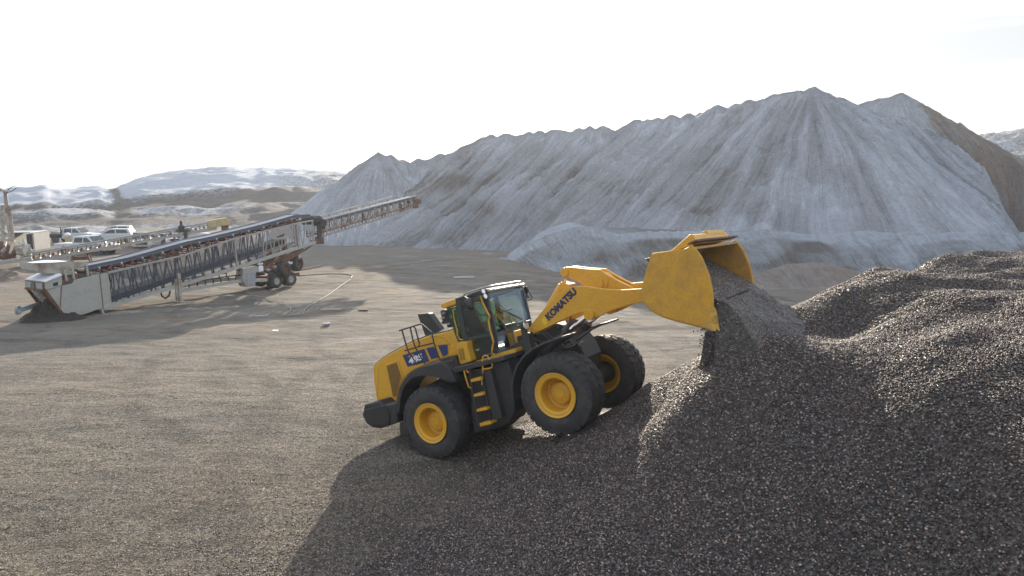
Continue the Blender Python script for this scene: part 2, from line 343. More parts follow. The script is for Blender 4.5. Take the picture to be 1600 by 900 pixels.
def grid_mesh(name, X, Y, Z, mat, parent=None, uv=None, attrs=None, keep=None, loc=(0, 0, 0)):
    ny, nx = Z.shape; idx = np.arange(nx*ny).reshape(ny, nx)
    q = np.stack([idx[:-1, :-1], idx[:-1, 1:], idx[1:, 1:], idx[1:, :-1]], -1).reshape(-1, 4)
    if keep is not None: q = q[keep[:-1, :-1].ravel() | keep[1:, 1:].ravel()]
    used = np.zeros(nx*ny, bool); used[q.ravel()] = True; mapi = np.cumsum(used)-1; q = mapi[q]
    V = np.stack([X, Y, Z], -1).reshape(-1, 3)[used]
    me = bpy.data.meshes.new(name); me.vertices.add(len(V)); me.vertices.foreach_set('co', V.astype(np.float32).ravel())
    me.loops.add(q.size); me.loops.foreach_set('vertex_index', q.ravel().astype(np.int32)); me.polygons.add(len(q))
    me.polygons.foreach_set('loop_start', np.arange(0, q.size, 4, dtype=np.int32)); me.polygons.foreach_set('loop_total', np.full(len(q), 4, np.int32))
    me.update(calc_edges=True); me.shade_smooth()
    if uv is not None:
        L = me.uv_layers.new(name='flow'); U = np.stack([uv[0].ravel()[used], uv[1].ravel()[used]], -1)[q.ravel()]; L.data.foreach_set('uv', U.astype(np.float32).ravel())
    for k, a in (attrs or {}).items():
        A = me.attributes.new(k, 'FLOAT', 'POINT'); A.data.foreach_set('value', a.ravel()[used].astype(np.float32))
    return link(name, me, mat, parent)

# ================================================================== SETTING
# ---- yard ground
xs = np.unique(np.concatenate([-np.geomspace(30, 1500, 40), np.linspace(-30, 30, 260), np.geomspace(30, 1500, 40)]))
ys = np.unique(np.concatenate([-np.geomspace(2, 900, 20), np.linspace(-2, 60, 320), np.geomspace(60, 1500, 60)]))
def ground_h(X, Y):
    z = (fbm(X*.25, Y*.5, 3)-.5)*.22+(fbm(X*.8, Y*2.4, 5, 3)-.5)*.09
    return z*sstep(3, 14, np.hypot(X-.5, Y-15.5))*(1-sstep(70, 130, Y))-.01
X, Y = np.meshgrid(xs, ys); Z = ground_h(X, Y)
tag(grid_mesh('ground', X, Y, Z, 'ground'), kind='structure')

# ---- stockpiles in the back
def pile_field(ridge, X, Y, k=.75, soft=.18, extra=None, ns=3.0, teeth=0.):
    """ridge: list of world points; returns height, flow u, flow d"""
    P = np.array(ridge); seg = np.linalg.norm(np.diff(P[:, :2], axis=0), axis=1); S = np.concatenate([[0], np.cumsum(seg)])
    s = np.linspace(0, S[-1], max(60, int(S[-1]*ns))); rx = np.interp(s, S, P[:, 0]); ry = np.interp(s, S, P[:, 1]); rz = np.interp(s, S, P[:, 2])+teeth*(np.abs(((s/2.3+.35*np.sin(s*.9)) % 1)-.25)*-1.2+.35)
    best = np.full(X.shape, -1e9)
    for i in range(len(s)): best = np.maximum(best, rz[i]-k*np.hypot(X-rx[i], Y-ry[i]))
    W = 0; US = 0; TX = 0; TY = 0; D = 0; XR = 0
    for i in range(len(s)):
        dd = np.hypot(X-rx[i], Y-ry[i]); h = rz[i]-k*dd; wgt = np.exp((h-best)/soft)
        W = W+wgt; US = US+wgt*s[i]; TX = TX+wgt*(X-rx[i]); TY = TY+wgt*(Y-ry[i]); D = D+wgt*dd; XR = XR+wgt*rx[i]
    th = np.arctan2(TY, TX); return best, US/W+7*th, D/W, XR/W
def px_ridge(pts): return [at(*p) for p in pts]
def build_pile(name, ridge, x0, x1, y0, y1, step, mat, label, cat, k=.75, amp=1., frostf=None, seed=0, trim=None, shear=0., teeth=0.):
    xs = np.arange(x0, x1, step); ys = np.arange(y0, y1, step); X, Y = np.meshgrid(xs, ys)
    wx = X+(fbm(X*.12, Y*.12, seed+50)-.5)*2.2; wy = Y+(fbm(X*.12, Y*.12, seed+60)-.5)*2.2
    z, u, d, xr = pile_field(ridge, wx*.35+X*.65, wy*.35+Y*.65, k, teeth=teeth)
    a = sstep(.2, 4, d)
    if shear: u = u+shear*d*sstep(31, 12, xr)
    r1 = 1-np.abs(2*fbm(u*.55, d*.05, seed+1, 3)-1); r2 = fbm(u*1.6, d*.12, seed+2, 3)-.5
    slump = fbm(X*.22+2*fbm(X*.1, Y*.1, seed+5), z*.35, seed+8, 4)-.5
    led = fbm(X*.17+1.2*fbm(X*.6, Y*.6, seed+31), z*.30+.8*fbm(X*.5, z*.5, seed+32), seed+30, 4)
    crust = sstep(.50, .515, led)+.8*sstep(.60, .612, led)
    r3 = 1-np.abs(2*fbm(u*1.15+.6*fbm(u*.3, d*.2, seed+90), d*.03, seed+91, 2)-1)
    z = z+a*amp*(.9*(r1-.7)+.5*r2+.45*(r3-.7)+.8*slump+.22*crust)+(fbm(X*1.1, Y*1.1, seed+9, 3)-.5)*.30*sstep(0, 2, d)
    rill = r1*.6+r2
    if trim is not None: z = trim(X, Y, z)
    fr = frostf(X, Y, z, u, d)+amp*(.10*(crust-.6)+.45*(rill-.4))*a
    o = grid_mesh(name, X, Y, z, mat, uv=(u, d), attrs={'frost': fr}, keep=z > -.6)
    return tag(o, label, cat)
cone = px_ridge([(590, 237, 95), (601, 243, 95), (611, 241, 95.5), (622, 249, 96), (631, 248.5, 96), (641, 254, 96), (654, 246, 96), (666, 250, 96.5), (676, 246, 97), (688, 238, 97), (700, 243, 97)])
build_pile('stockpile', cone, -46, 12, 70, 122, .28, 'frosted', 'smaller frosted cone heap of gravel left of the long ridge, behind the conveyor boom', 'gravel heap', frostf=lambda X, Y, z, u, d: np.full_like(z, .06), seed=3, amp=.8)
main = px_ridge([(694, 252, 97.5), (707, 243, 97.05), (721, 231.5, 96.56), (733, 228, 96.15), (745, 219, 95.73), (766, 210.5, 95), (780, 213, 94.55), (793, 208.5, 94.13), (806, 211, 93.72), (819, 205.5, 93.3), (833, 208.5, 92.85), (846, 204, 92.43), (860, 205.5, 91.98), (875, 201, 91.5),
    (897, 203, 90.77), (920, 198.5, 90.01), (945, 198, 89.19), (960, 202, 88.69), (973, 202, 88.26), (985, 192, 87.86), (996, 184.5, 87.5), (1005, 189, 87.18), (1017, 183, 86.75), (1033, 187, 86.18), (1049, 175.5, 85.61), (1062, 180, 85.15), (1074, 178, 84.72),
    (1088, 179, 84.23), (1100, 176, 83.8), (1112, 171, 83.34), (1123, 164, 82.93), (1137, 167, 82.39), (1151, 157, 81.86), (1165, 159, 81.33), (1179, 155, 80.8), (1191, 157, 80.26), (1204, 147.5, 79.68), (1215, 149, 79.18), (1227, 142, 78.64), (1240, 139, 78.06), (1248, 135.5, 77.7), (1258, 139.5, 77.5),
    (1269, 137, 77.2), (1295, 147, 76.6), (1321, 156, 76), (1368, 174, 75), (1415, 191, 74), (1448, 214, 72.5), (1480, 238, 71), (1510, 258, 69), (1533, 277, 67.5), (1545, 300, 65.5), (1559, 345, 61), (1578, 364, 58)])
def spur_trim(X, Y, z):
    L = np.array([at(1368, 174, 75)[:2], at(1415, 191, 74)[:2], at(1480, 238, 71)[:2], at(1540, 288, 67)[:2], at(1578, 364, 58)[:2], at(1640, 420, 50)[:2]])
    o = np.argsort(-L[:, 1]); xe = np.interp(-Y, -L[o, 1], L[o, 0])+(fbm(Y*.45, Y*0, 220, 4)-.5)*3.0
    s = np.clip(X-xe, 0, 50); return z-1.25*s*(Y < 76.5)-1.25*np.clip(X-xe, 0, 50)*(Y >= 76.5)*sstep(82, 76.5, Y)
def main_frost(X, Y, z, u, d):
    bl = fbm(X*.07+5, z*.12, 210, 4)-.5
    return .14*sstep(12, 42, X)-.10*sstep(12, -4, X)+.08*sstep(5, 0, z)+.7*bl-.35*np.exp(-((X+6.5)/3.2)**2-((z-7.6)/1.0)**2)
build_pile('stockpile', main, -30, 64, 50, 104, .26, 'frosted', 'long frosted gravel ridge with the highest twin peak, streaked down its face', 'gravel heap', frostf=main_frost, seed=21, amp=1.15, trim=spur_trim, k=.70, shear=.34, teeth=.75)
back = px_ridge([(1330, 166, 96), (1352, 159, 96), (1374, 152.5, 95.5), (1392, 150, 95), (1403, 145, 95), (1411, 143.5, 95), (1421, 149, 94.5), (1428, 160, 94), (1442, 167, 93), (1462, 180, 92), (1483, 192, 88.5), (1506, 202, 87), (1529, 212.6, 85.5), (1546, 224, 84), (1563, 237, 82.5), (1600, 267, 78.5), (1660, 318, 72)])
build_pile('stockpile', back, 35, 110, 55, 125, .35, 'brown', 'bare brown heap rising behind the frosted ridge at far right', 'gravel heap', frostf=lambda X, Y, z, u, d: 1.5*sstep(54.6, 52.8, X-(Y-92)*.3+(fbm(Y*.5, z, 230)-.5)*3)+.0*z, seed=40, amp=.9)
# ---- cut bank / berm in front of the long ridge
bp = px_ridge([(770, 408, 64), (790, 404, 63), (831, 381, 60), (857, 367, 57.5), (885, 360, 56), (911, 354, 55), (938, 360, 54.5), (965, 367, 54), (1020, 363.5, 53.5), (1090, 363, 53.5), (1150, 364, 53), (1200, 360, 53), (1245, 367, 53), (1290, 369, 53), (1345, 362, 53), (1400, 366, 52.5), (1430, 371, 52.5), (1480, 364, 52.5), (1560, 365, 52), (1640, 370, 52), (1700, 375, 52)])
bp = np.array(bp); o_ = np.argsort(bp[:, 0]); bx, by, bz = bp[o_, 0], bp[o_, 1], bp[o_, 2]
xs = np.arange(-8, 62, .2); ys = np.arange(44, 70, .2); X, Y = np.meshgrid(xs, ys)
yb = np.interp(X, bx, by)+(fbm(X*.5, X*0, 70)-.5)*1.4; zb = np.interp(X, bx, bz)
fall = (yb-Y); z = np.where(fall > 0, zb-.66*fall-.15*np.clip(fall, 0, 1), zb-.10-.02*np.clip(-fall, 0, 8)-.12*sstep(0, 1.2, -fall))
z += sstep(.3, 2.5, fall)*((fbm(X*.5, z*.5, 71)-.5)*1.9+(fbm(X*2.2, Y*.6, 72, 3)-.5)*.8)+.18*np.exp(-(fall/.45)**2)
z += sstep(.5, 3, -fall)*(fbm(X*.4, Y*.4, 73)-.5)*.5
fr = 2.2*np.exp(-((fall-.1)/.38)**2)+.25*sstep(.4, -1, fall)-.12+1.5*(fbm(X*.3, z*.8, 76)-.5)
fr += .32*sstep(14, 5, X)
fr += .35*sstep(.52, .66, fbm(X*.22+Y*.1, Y*.05, 75))
z = np.where(X < bx[0], z-(bx[0]-X)*.5, z)
tag(grid_mesh('berm', X, Y, z, 'bench', uv=(X+.3*Y, fall), attrs={'frost': fr}, keep=z > -.5), 'low cut bank with a frosty white lip running along the foot of the long ridge', 'bank')
# low tan mound at the bank's foot
xs = np.arange(12, 30, .2); ys = np.arange(40, 54, .2); X, Y = np.meshgrid(xs, ys)
z = 1.5*np.exp(-((X-20.5)/4.2)**2-((Y-46.5)/2.6)**2)-.12+(fbm(X, Y*1.5, 77)-.5)*.3
tag(grid_mesh('dirt_mound', X, Y, z, 'brown', uv=(X, Y), attrs={'frost': np.full_like(z, .1)}, keep=z > -.1), 'low tan mound of loose dirt at the foot of the cut bank beside the bucket', 'mound')

# ---- hills
def hill(name, line, x0, x1, y0, depth, step, frostf, amp=1., bumps=0.):
    P = np.array([at(*p) for p in line]); xs = np.arange(x0, x1, step); ys = np.arange(y0, y0+depth+90, step); X, Y = np.meshgrid(xs, ys)
    # ridge as height above ground at its own bearing
    bear = X/Y; pb = P[:, 0]/P[:, 1]; rY = np.interp(bear, pb, P[:, 1]); rZ = np.interp(bear, pb, P[:, 2])
    t = np.clip((Y-y0)/(rY-y0), 0, 3); prof = np.interp(t, [0, .14, .30, .36, .55, .62, .85, 1.0, 1.3, 3], [0, .22, .26, .46, .56, .74, .90, 1.0, .95, .1])
    prof = prof+(fbm(X*.06, Y*.06, 81)-.5)*.14*sstep(0, .2, t)*(1-sstep(.8, .98, t))
    z = rZ*prof+(fbm(X*.16, Y*.16, 83)-.5)*amp*sstep(0, .1, t)*(1-.75*np.exp(-((t-1)/.08)**2))-.05
    if bumps: z += bumps*np.abs(fbm(X*.35, Y*.35, 85, 3)-.3)*sstep(0, .3, t)
    return tag(grid_mesh(name, X, Y, z, 'hill', attrs={'frost': frostf(X, Y, t, bear)}), kind='structure')
def fl_(X, Y, t, b):
    px = 800+b*1067*1.013
    f = .50+.25*sstep(.38, .5, t)
    f = f+.12-.50*np.exp(-((t-.29)/.06)**2)-.38*np.exp(-((t-.08)/.07)**2)
    rd = np.exp(-((px-(172+22*(1-t)*.9))/ (5+4*(1-t)))**2); f = f-.9*rd*(np.abs(np.sin((px-172)*.25)) > .0)
    f = f-.35*sstep(330, 460, px)*sstep(1.02, .3, t)-.25*sstep(420, 520, px)
    f = f-.4*np.exp(-((px-70)/9)**2-((t-1)/.05)**2)
    return f
hill('hill', [(-60, 306, 190), (0, 300, 190), (22, 295, 192), (45, 294, 195), (60, 290, 195), (70, 289, 195), (80, 295, 196), (105, 297, 200), (140, 292, 205), (157, 291, 205), (164, 296, 205), (181, 295, 205), (192, 289, 208), (215, 279, 212), (245, 272, 215), (285, 266, 220), (330, 262, 225), (365, 260, 228), (400, 264, 228), (410, 261, 228), (445, 262, 228), (480, 266, 228), (520, 268, 228), (545, 270, 230), (620, 280, 230), (720, 300, 230)],
     -210, 10, 118, 105, .9, fl_, 2.6, .8)
hill('hill', [(1400, 262, 300), (1480, 232, 300), (1535, 213, 300), (1560, 211, 300), (1590, 206, 300), (1640, 198, 300), (1760, 190, 300)], 150, 330, 150, 150, 1.1, lambda X, Y, t, b: .45+0*t, 3.0, 3.5)
# far rise behind everything closes the horizon
a = np.linspace(-1.1, 1.1, 120); rr = np.array([600, 700, 800, 900, 1100, 1400]); A_, R_ = np.meshgrid(a, rr)
tag(grid_mesh('terrain', R_*np.sin(A_), R_*np.cos(A_), np.interp(R_, rr, [-1, 3, 6, 8, 5, -2])*(.5+fbm(A_*6, R_*.004, 90)), 'hill', attrs={'frost': np.full_like(A_, .3)}), kind='structure')

# ---- small heaps and mounds in the parking area
def mound(px, py, wpx, hpx, label, mat='brown', frost=0., sx=1., seed=1, name='dirt_mound', depth=1.):
    c = at_z(px, py); sc_ = c[1]/1075.; rx = wpx*sc_/2*1.15; h = hpx*sc_
    n = 46; g = np.linspace(-1.25, 1.25, n); X, Y = np.meshgrid(g, g); r = np.hypot(X, Y)*(1+.35*(fbm(X*1.5+seed, Y*1.5, seed)-.5))
    z = h*np.clip(1.08-r, -.1, 2)*(.8+.6*(fbm(X*3, Y*3, seed+2)-.2))
    o = grid_mesh(name, X*rx, Y*rx*depth, z, mat, uv=(X*3, Y*3), attrs={'frost': np.full_like(z, frost)}, keep=z > -.08)
    o.location = (c[0], c[1], -.02); return tag(o, label, 'mound')
mound(202, 391, 56, 13, 'pale dirt mound in front of the parked cars, between the two conveyors', seed=2)
mound(150, 396, 46, 10, 'low tan dirt mound beside the white parked pickup', seed=4)
mound(262, 372, 60, 12, 'grey frosted earth heap far behind the parked cars', 'bench', .2, seed=5)
mound(60, 366, 90, 14, 'long dark earth heap behind the flatbed truck', 'bench', .0, seed=6)
mound(130, 362, 110, 10, 'frosted low earth heap behind the parked cars', 'bench', .1, seed=8)
mound(12, 436, 70, 14, 'brown scrap and dirt heap under the tall pipe frame', 'brown', -.1, seed=9)
mound(300, 376, 60, 14, 'brown earth heap under the head of the small conveyor', 'brown', 0., seed=12)

# ================================================================== NEAR GRAVEL PILE (thin-plate spline through surveyed points)
ctl = [at_z(px, py, z) for px, py, z in [
    (690, 716, -.02), (760, 745, .0), (640, 820, .0), (550, 858, .0), (560, 760, -.02), (480, 890, .0), (800, 780, .42), (720, 880, .28), (800, 900, .58),
    (1000, 700, 1.72), (1000, 780, 1.42), (1000, 900, 1.05), (900, 720, 1.12), (1100, 700, 2.08), (1100, 640, 2.6), (1110, 600, 2.95), (1030, 640, 2.0), (1060, 600, 2.55), (1150, 600, 3.0), (1120, 565, 3.2), (1200, 560, 3.35), (1160, 535, 3.45), (1230, 520, 3.6), (1230, 620, 2.95), (1180, 680, 2.45),
    (1300, 520, 3.5), (1300, 620, 2.98), (1300, 700, 2.48), (1300, 780, 2.05), (1300, 900, 1.4), (1450, 430, 4.15), (1450, 520, 3.85), (1450, 620, 3.3), (1450, 760, 2.45), (1450, 900, 1.7),
    (1580, 430, 4.3), (1580, 560, 3.85), (1590, 680, 3.25), (1590, 800, 2.6), (1590, 900, 2.05), (1200, 800, 1.75), (1200, 900, 1.2)]]
ctl += [np.array(p) for p in [(1.29, 13.72, 1.12), (2.5, 15.72, 1.06), (-1.49, 15.37, -.0), (-.29, 17.37, -.08), (0., 14.5, .50), (1.0, 16.6, .42), (1.9, 14.7, 1.12), (2.1, 13.3, 1.62),
    (8.0, 6.0, 3.6), (12, 9, 4.4), (14, 16, 4.6), (9, 3, 3.2), (5.5, 1, 1.9), (2, 4, .2), (-2, 6, 0), (-4, 12, 0), (-4, 18, 0),
    (0, 19.5, 0), (18, 10, 4.5), (18, 20, 4.4)]]
far_edge = [at(1005, 606, 15.6), at(1030, 592, 14.8), at(1070, 570, 14.1), at(1110, 547, 13.5), at(1200, 498, 14.6), at(1270, 470, 14.9), at(1350, 436, 15.8), at(1450, 402, 17.6), at(1520, 397, 18.4), at(1600, 394, 19)]
ctl += far_edge
ctl += [e+np.array([.3, 2.2, -1.2]) for e in far_edge[1:]]
K = np.array(ctl)
def tps_fit(P, lam=.02):
    n = len(P); d = np.hypot(P[:, None, 0]-P[None, :, 0], P[:, None, 1]-P[None, :, 1]); U = np.where(d > 0, d*d*np.log(d+1e-9), 0)+lam*np.eye(n)
    A = np.zeros((n+3, n+3)); A[:n, :n] = U; A[:n, n] = 1; A[:n, n+1:] = P[:, :2]; A[n, :n] = 1; A[n+1:, :n] = P[:, :2].T
    return np.linalg.solve(A, np.concatenate([P[:, 2], [0, 0, 0]]))
Wt = tps_fit(K)
def pile_h(X, Y):
    z = Wt[-3]+Wt[-2]*X+Wt[-1]*Y
    for i in range(len(K)):
        d2 = (X-K[i, 0])**2+(Y-K[i, 1])**2; z = z+Wt[i]*.5*d2*np.log(d2+1e-9)
    ex = np.array([e[0] for e in far_edge]); ey = np.array([e[1] for e in far_edge]); ez = np.array([e[2] for e in far_edge])
    over = Y-np.interp(X, ex, ey); z = np.minimum(z, np.interp(X, ex, ez)+.1-.62*np.clip(over, -50, 50))
    z = np.minimum(z, 4.75)
    pl = sstep(4.5, 7.5, X)*sstep(7, 10, Y)*sstep(2.2, 3.0, z)
    z = z+pl*((fbm(X*.42+1.7, Y*.62, 101, 2)-.5)*.62+(fbm(X*1.1, Y*1.4, 102, 2)-.5)*.22)
    z = z+sstep(.15, 1., z)*((fbm(X*.8, Y*.8, 103, 3)-.5)*.16+(fbm(X*3, Y*3, 104, 2)-.5)*.04)
    return z
xs = np.arange(-6, 22, .085); ys = np.arange(1.0, 28, .085); X, Y = np.meshgrid(xs, ys); Z = pile_h(X, Y)
Zc = np.where(Z > .06, Z, Z*.5)
pile = tag(grid_mesh('gravel_pile', X, Y, Zc-.03, 'gravel', keep=Z > -.12), 'big dark gravel pile in the foreground that the loader is climbing and tipping onto', 'gravel pile')

OCT = np.array([(1, 0, 0), (-.9, .1, .05), (0, 1, 0), (.1, -1, 0), (0, .05, .8), (0, 0, -.8), (.62, .62, .35), (-.6, -.6, .3)], float)
OCF = np.array([(0, 6, 4), (6, 2, 4), (2, 1, 4), (1, 7, 4), (7, 3, 4), (3, 0, 4), (0, 3, 5), (3, 7, 5), (7, 1, 5), (1, 2, 5), (2, 6, 5), (6, 0, 5)])
def stone_cloud(name, pts, size, parent=None, tone=1.):
    n = len(pts); s = size*rng.uniform(.65, 1.35, n)
    q = rng.normal(size=(n, 4)); q /= np.linalg.norm(q, axis=1)[:, None]; a, b, c, d = q.T
    Rm = np.stack([1-2*(c*c+d*d), 2*(b*c-a*d), 2*(b*d+a*c), 2*(b*c+a*d), 1-2*(b*b+d*d), 2*(c*d-a*b), 2*(b*d-a*c), 2*(c*d+a*b), 1-2*(b*b+c*c)], -1).reshape(n, 3, 3)
    base = OCT[None]*(1+rng.uniform(-.22, .22, (n, 8, 3)))*rng.uniform(.6, 1.1, (n, 1, 3))
    V = np.einsum('nij,nkj->nki', Rm, base)*s[:, None, None]*.5; V[:, :, 2] *= .8; V += pts[:, None, :]
    F = (OCF[None]+8*np.arange(n)[:, None, None]).reshape(-1, 3)
    me = bpy.data.meshes.new(name); me.vertices.add(n*8); me.vertices.foreach_set('co', V.astype(np.float32).ravel())
    me.loops.add(F.size); me.loops.foreach_set('vertex_index', F.ravel().astype(np.int32)); me.polygons.add(len(F))
    me.polygons.foreach_set('loop_start', np.arange(0, F.size, 3, dtype=np.int32)); me.polygons.foreach_set('loop_total', np.full(len(F), 3, np.int32))
    me.update(calc_edges=True); me.shade_smooth()
    k = rng.rand(n); hue = rng.rand(n); v = np.where(k < .56, rng.uniform(.022, .065, n), np.where(k < .89, rng.uniform(.075, .17, n), rng.uniform(.18, .36, n)))*tone
    col = np.stack([v*(1.22+.25*(hue > .75)), v*(1.02-.02*(hue > .75)), v*(.90-.12*(hue > .75)+.12*(hue < .2)), np.ones(n)], -1)
    A = me.color_attributes.new('col', 'FLOAT_COLOR', 'POINT'); A.data.foreach_set('color', np.repeat(col, 8, 0).astype(np.float32).ravel())
    return link(name, me, 'stones', parent)
def in_view(P, m=40):
    Zr = P[:, 2]-CAM_H; f = P[:, 1]*math.cos(PITCH)-Zr*math.sin(PITCH); u = P[:, 1]*math.sin(PITCH)+Zr*math.cos(PITCH)
    px = 800+FPX*P[:, 0]/f; py = 450-FPX*u/f; return (px > -m) & (px < 1600+m) & (py < 900+m) & (f > 1)
n = 760000; px_ = rng.uniform(-4, 17, n); py_ = rng.uniform(5.5, 21, n); pz_ = pile_h(px_, py_); P = np.stack([px_, py_, pz_-.018], -1)
dist = np.hypot(px_, py_); ok = (pz_ > .03) & in_view(P) & (rng.rand(n) < np.clip(1.25-.045*dist, .35, 1))
ok &= ~((np.hypot(px_-1.3, py_-13.8) < .35))
P = P[ok]
n = 60000; sx_ = rng.uniform(-6, 3, n); sy_ = rng.uniform(8, 18, n); sd = (sx_+.85)*.87-(sy_-14.3)*.49
ok = (pile_h(sx_, sy_) <= .035) & (rng.rand(n) < .8*np.exp(np.minimum(sd+.3, 0)/.9)) & in_view(np.stack([sx_, sy_, 0*sx_], -1)); P = np.concatenate([P, np.stack([sx_, sy_, ground_h(sx_, sy_)+.004], -1)[ok]])
o = stone_cloud('loose_stones', P, .040, pile, 1.02); o['kind'] = 'stuff'
print('stones', len(P))
# sparse coarse stones and clods spread on the yard floor near the camera
n = 90000; px_ = rng.uniform(-12, 3, n); py_ = rng.uniform(8.5, 20, n); P = np.stack([px_, py_, ground_h(px_, py_)], -1)
ok = in_view(P) & (pile_h(px_, py_) < .05) & (rng.rand(n) < 1.3-py_*.055); P = P[ok]
o = stone_cloud('gravel', P, .030, None, 1.25); o['kind'] = 'stuff'; o['category'] = 'gravel'; o['label'] = 'fine light gravel scattered over the open yard floor'

# ================================================================== WHEEL LOADER
def rotm(yaw, pitch, roll):
    cy, sy, cp, sp, cr, sr = math.cos(yaw), math.sin(yaw), math.cos(pitch), math.sin(pitch), math.cos(roll), math.sin(roll)
    return np.array([[cy, -sy, 0], [sy, cy, 0], [0, 0, 1]]) @ np.array([[cp, 0, -sp], [0, 1, 0], [sp, 0, cp]]) @ np.array([[1, 0, 0], [0, cr, -sr], [0, sr, cr]])
class Frame:
    def __init__(s, Mx, T): s.M = np.array(Mx); s.T = np.array(T, float); s.o = s.M.T @ (np.array([0, 0, CAM_H])-s.T)
    def loc(s, px, py, y):
        d = s.M.T @ ray(px, py); t = (y-s.o[1])/d[1]; return s.o+d*t
    def xz(s, pts, y, ox=0, oy=0, k=1.):
        r = [s.loc(ox+a/k, oy+b/k, y) for a, b in pts]; return [(p[0], p[2]) for p in r]
    def p3(s, pts, y, ox=0, oy=0, k=1.):
        return [tuple(s.loc(ox+q[0]/k, oy+q[1]/k, q[2] if len(q) > 2 else y)) for q in pts]
    def world(s, p): return s.M @ np.array(p, float)+s.T
LF = Frame(rotm(-.54109306, .34758608, -.03149789), (.51585276, 15.50783182, .55629522))
A1 = (560, 400, 5.); A2 = (560, 540, 5.); A3 = (780, 340, 3.75); A4 = (820, 400, 7.5); A5 = (810, 480, 11.25); AC = (680, 430, 10.); AD = (680, 490, 10.); AE = (620, 470, 9.)
loader = thing('wheel_loader', 'yellow wheel loader with black tyres tipping a full bucket onto the gravel pile', 'wheel loader')
loader.matrix_world = Matrix([list(LF.M[i])+[LF.T[i]] for i in range(3)]+[[0, 0, 0, 1]])

def make_wheel(cx, cy, side, rz=.875):
    e = bpy.data.objects.new('wheel', None); C.objects.link(e); e.parent = loader; e.location = (cx, cy, rz); e.rotation_euler = (0, random.uniform(0, 6), 0)
    s = side
    half = [(.455, .285), (.475, .315), (.53, .335), (.60, .348), (.67, .347), (.735, .335), (.785, .315), (.815, .295), (.832, .25), (.838, .12), (.838, 0)]
    prof = half+[(r, -y) for r, y in half[-2::-1]]
    m = MB().lathe(prof, seg=72); m.build('tyre', 'rubber', e, smooth=True)
    t = MB(); n = 30; Rr = .874; pit = 2*math.pi/n
    rows = [(-.325, -.175, -.35, 0.), (-.16, -.012, .55, .5), (.012, .16, -.55, 0.), (.175, .325, .35, .5)]
    for y0, y1, sh, ph in rows:
        for k in range(n):
            vs = []; a0 = (k+ph)*pit
            for y in (y0, y1):
                edge = abs(y) > .3; top = Rr-.012*(abs(y) > .15)-(.03 if edge else 0); low = .80 if not edge else .755
                for r_ in (low, top):
                    for da in (-.39, .39):
                        a = a0+da*pit+sh*pit*(y-y0)/(y1-y0)
                        yy = y*(1.06 if edge and r_ == low else 1.); vs.append((r_*math.cos(a), yy, r_*math.sin(a)))
            t.add(vs, [(0, 1, 3, 2), (4, 6, 7, 5), (0, 4, 5, 1), (2, 3, 7, 6), (0, 2, 6, 4), (1, 5, 7, 3)])
    t.build('tread', 'rubber', e, bevel=.008)
    rim = MB().lathe([(.452, .27), (.470, .325), (.475, .352), (.462, .358), (.445, .345), (.425, .335), (.405, .338), (.375, .33), (.352, .315), (.345, .28), (.342, .03), (.30, .0), (.255, -.005), (.235, .02), (.225, .10), (.19, .125), (.12, .13), (.10, .15), (0., .155)], seg=64, sgn=s)
    
    inner = MB().lathe([(.46, -.33), (.44, -.335), (.40, -.30), (.385, -.2), (.38, -.05), (.34, 0.)], seg=48, sgn=s); inner.build('rim', 'yellow', e, smooth='auto')
    b = rim
    for k in range(20):
        a = 2*math.pi*k/20; b.tube([(.285*math.cos(a), -.005*s, .285*math.sin(a)), (.285*math.cos(a), .03*s, .285*math.sin(a))], .014, 6)
    for k in range(8):
        a = 2*math.pi*k/8+.2; b.tube([(.16*math.cos(a), .12*s, .16*math.sin(a)), (.16*math.cos(a), .145*s, .16*math.sin(a))], .012, 6)
    rim.build('rim', 'yellow', e, smooth='auto')
    return e
for cx in (-1.725, 1.725):
    for s in (-1, 1): make_wheel(cx, 1.15*s, s)
for cx in (-1.725, 1.725):
    MB().tube([(cx, -1.0, .875), (cx, -.55, .875), (cx, .55, .875), (cx, 1.0, .875)], [.26, .19, .19, .26], 16).lathe([(.0, -.28), (.3, -.24), (.36, 0), (.3, .24), (0, .28)], (cx, 0, .875), 24).build('axle', 'dark', loader, smooth='auto')

def prism(name, pts, y0, y1, mat, ref=None, y=None, bevel=.015, parent=None, **kw):
    poly = LF.xz(pts, y if y is not None else y0, *(ref or (0, 0, 1.)))
    return MB().prism(poly, y0, y1).build(name, mat, parent or loader, bevel=bevel, **kw)
def tubes(name, chains, y, r, mat, ref, parent=None, seg=8):
    m = MB()
    for c in chains: m.tube(LF.p3(c, y, *ref), r, seg)
    return m.build(name, mat, parent or loader, smooth='auto')
# --- rear body
top_line = [(112, 868), (140, 835), (220, 775), (300, 733), (420, 668), (500, 640), (560, 620), (640, 602), (700, 590), (745, 572)]
hood_poly = [(112, 870)]+top_line[1:]+[(775, 680), (790, 760), (770, 775), (640, 805), (560, 835), (500, 862), (440, 885), (385, 925), (350, 975), (325, 1035), (305, 1090), (298, 1145), (180, 1157), (140, 1120), (122, 1000)]
hood = prism('engine_hood', hood_poly, -.80, .80, 'yellow', A1, bevel=.03)
tl = LF.xz(top_line, -.8, *A1)
MB().sheet([(x, z-.005) for x, z in tl], .035, -.74, .74).build('hood_cover', 'hood', hood, bevel=.012, smooth='auto')
prism('seam', [(560, 622), (562, 619), (668, 640), (712, 690), (709, 694), (664, 645)], -.803, -.79, 'dark', A1, bevel=0, parent=hood) if False else None
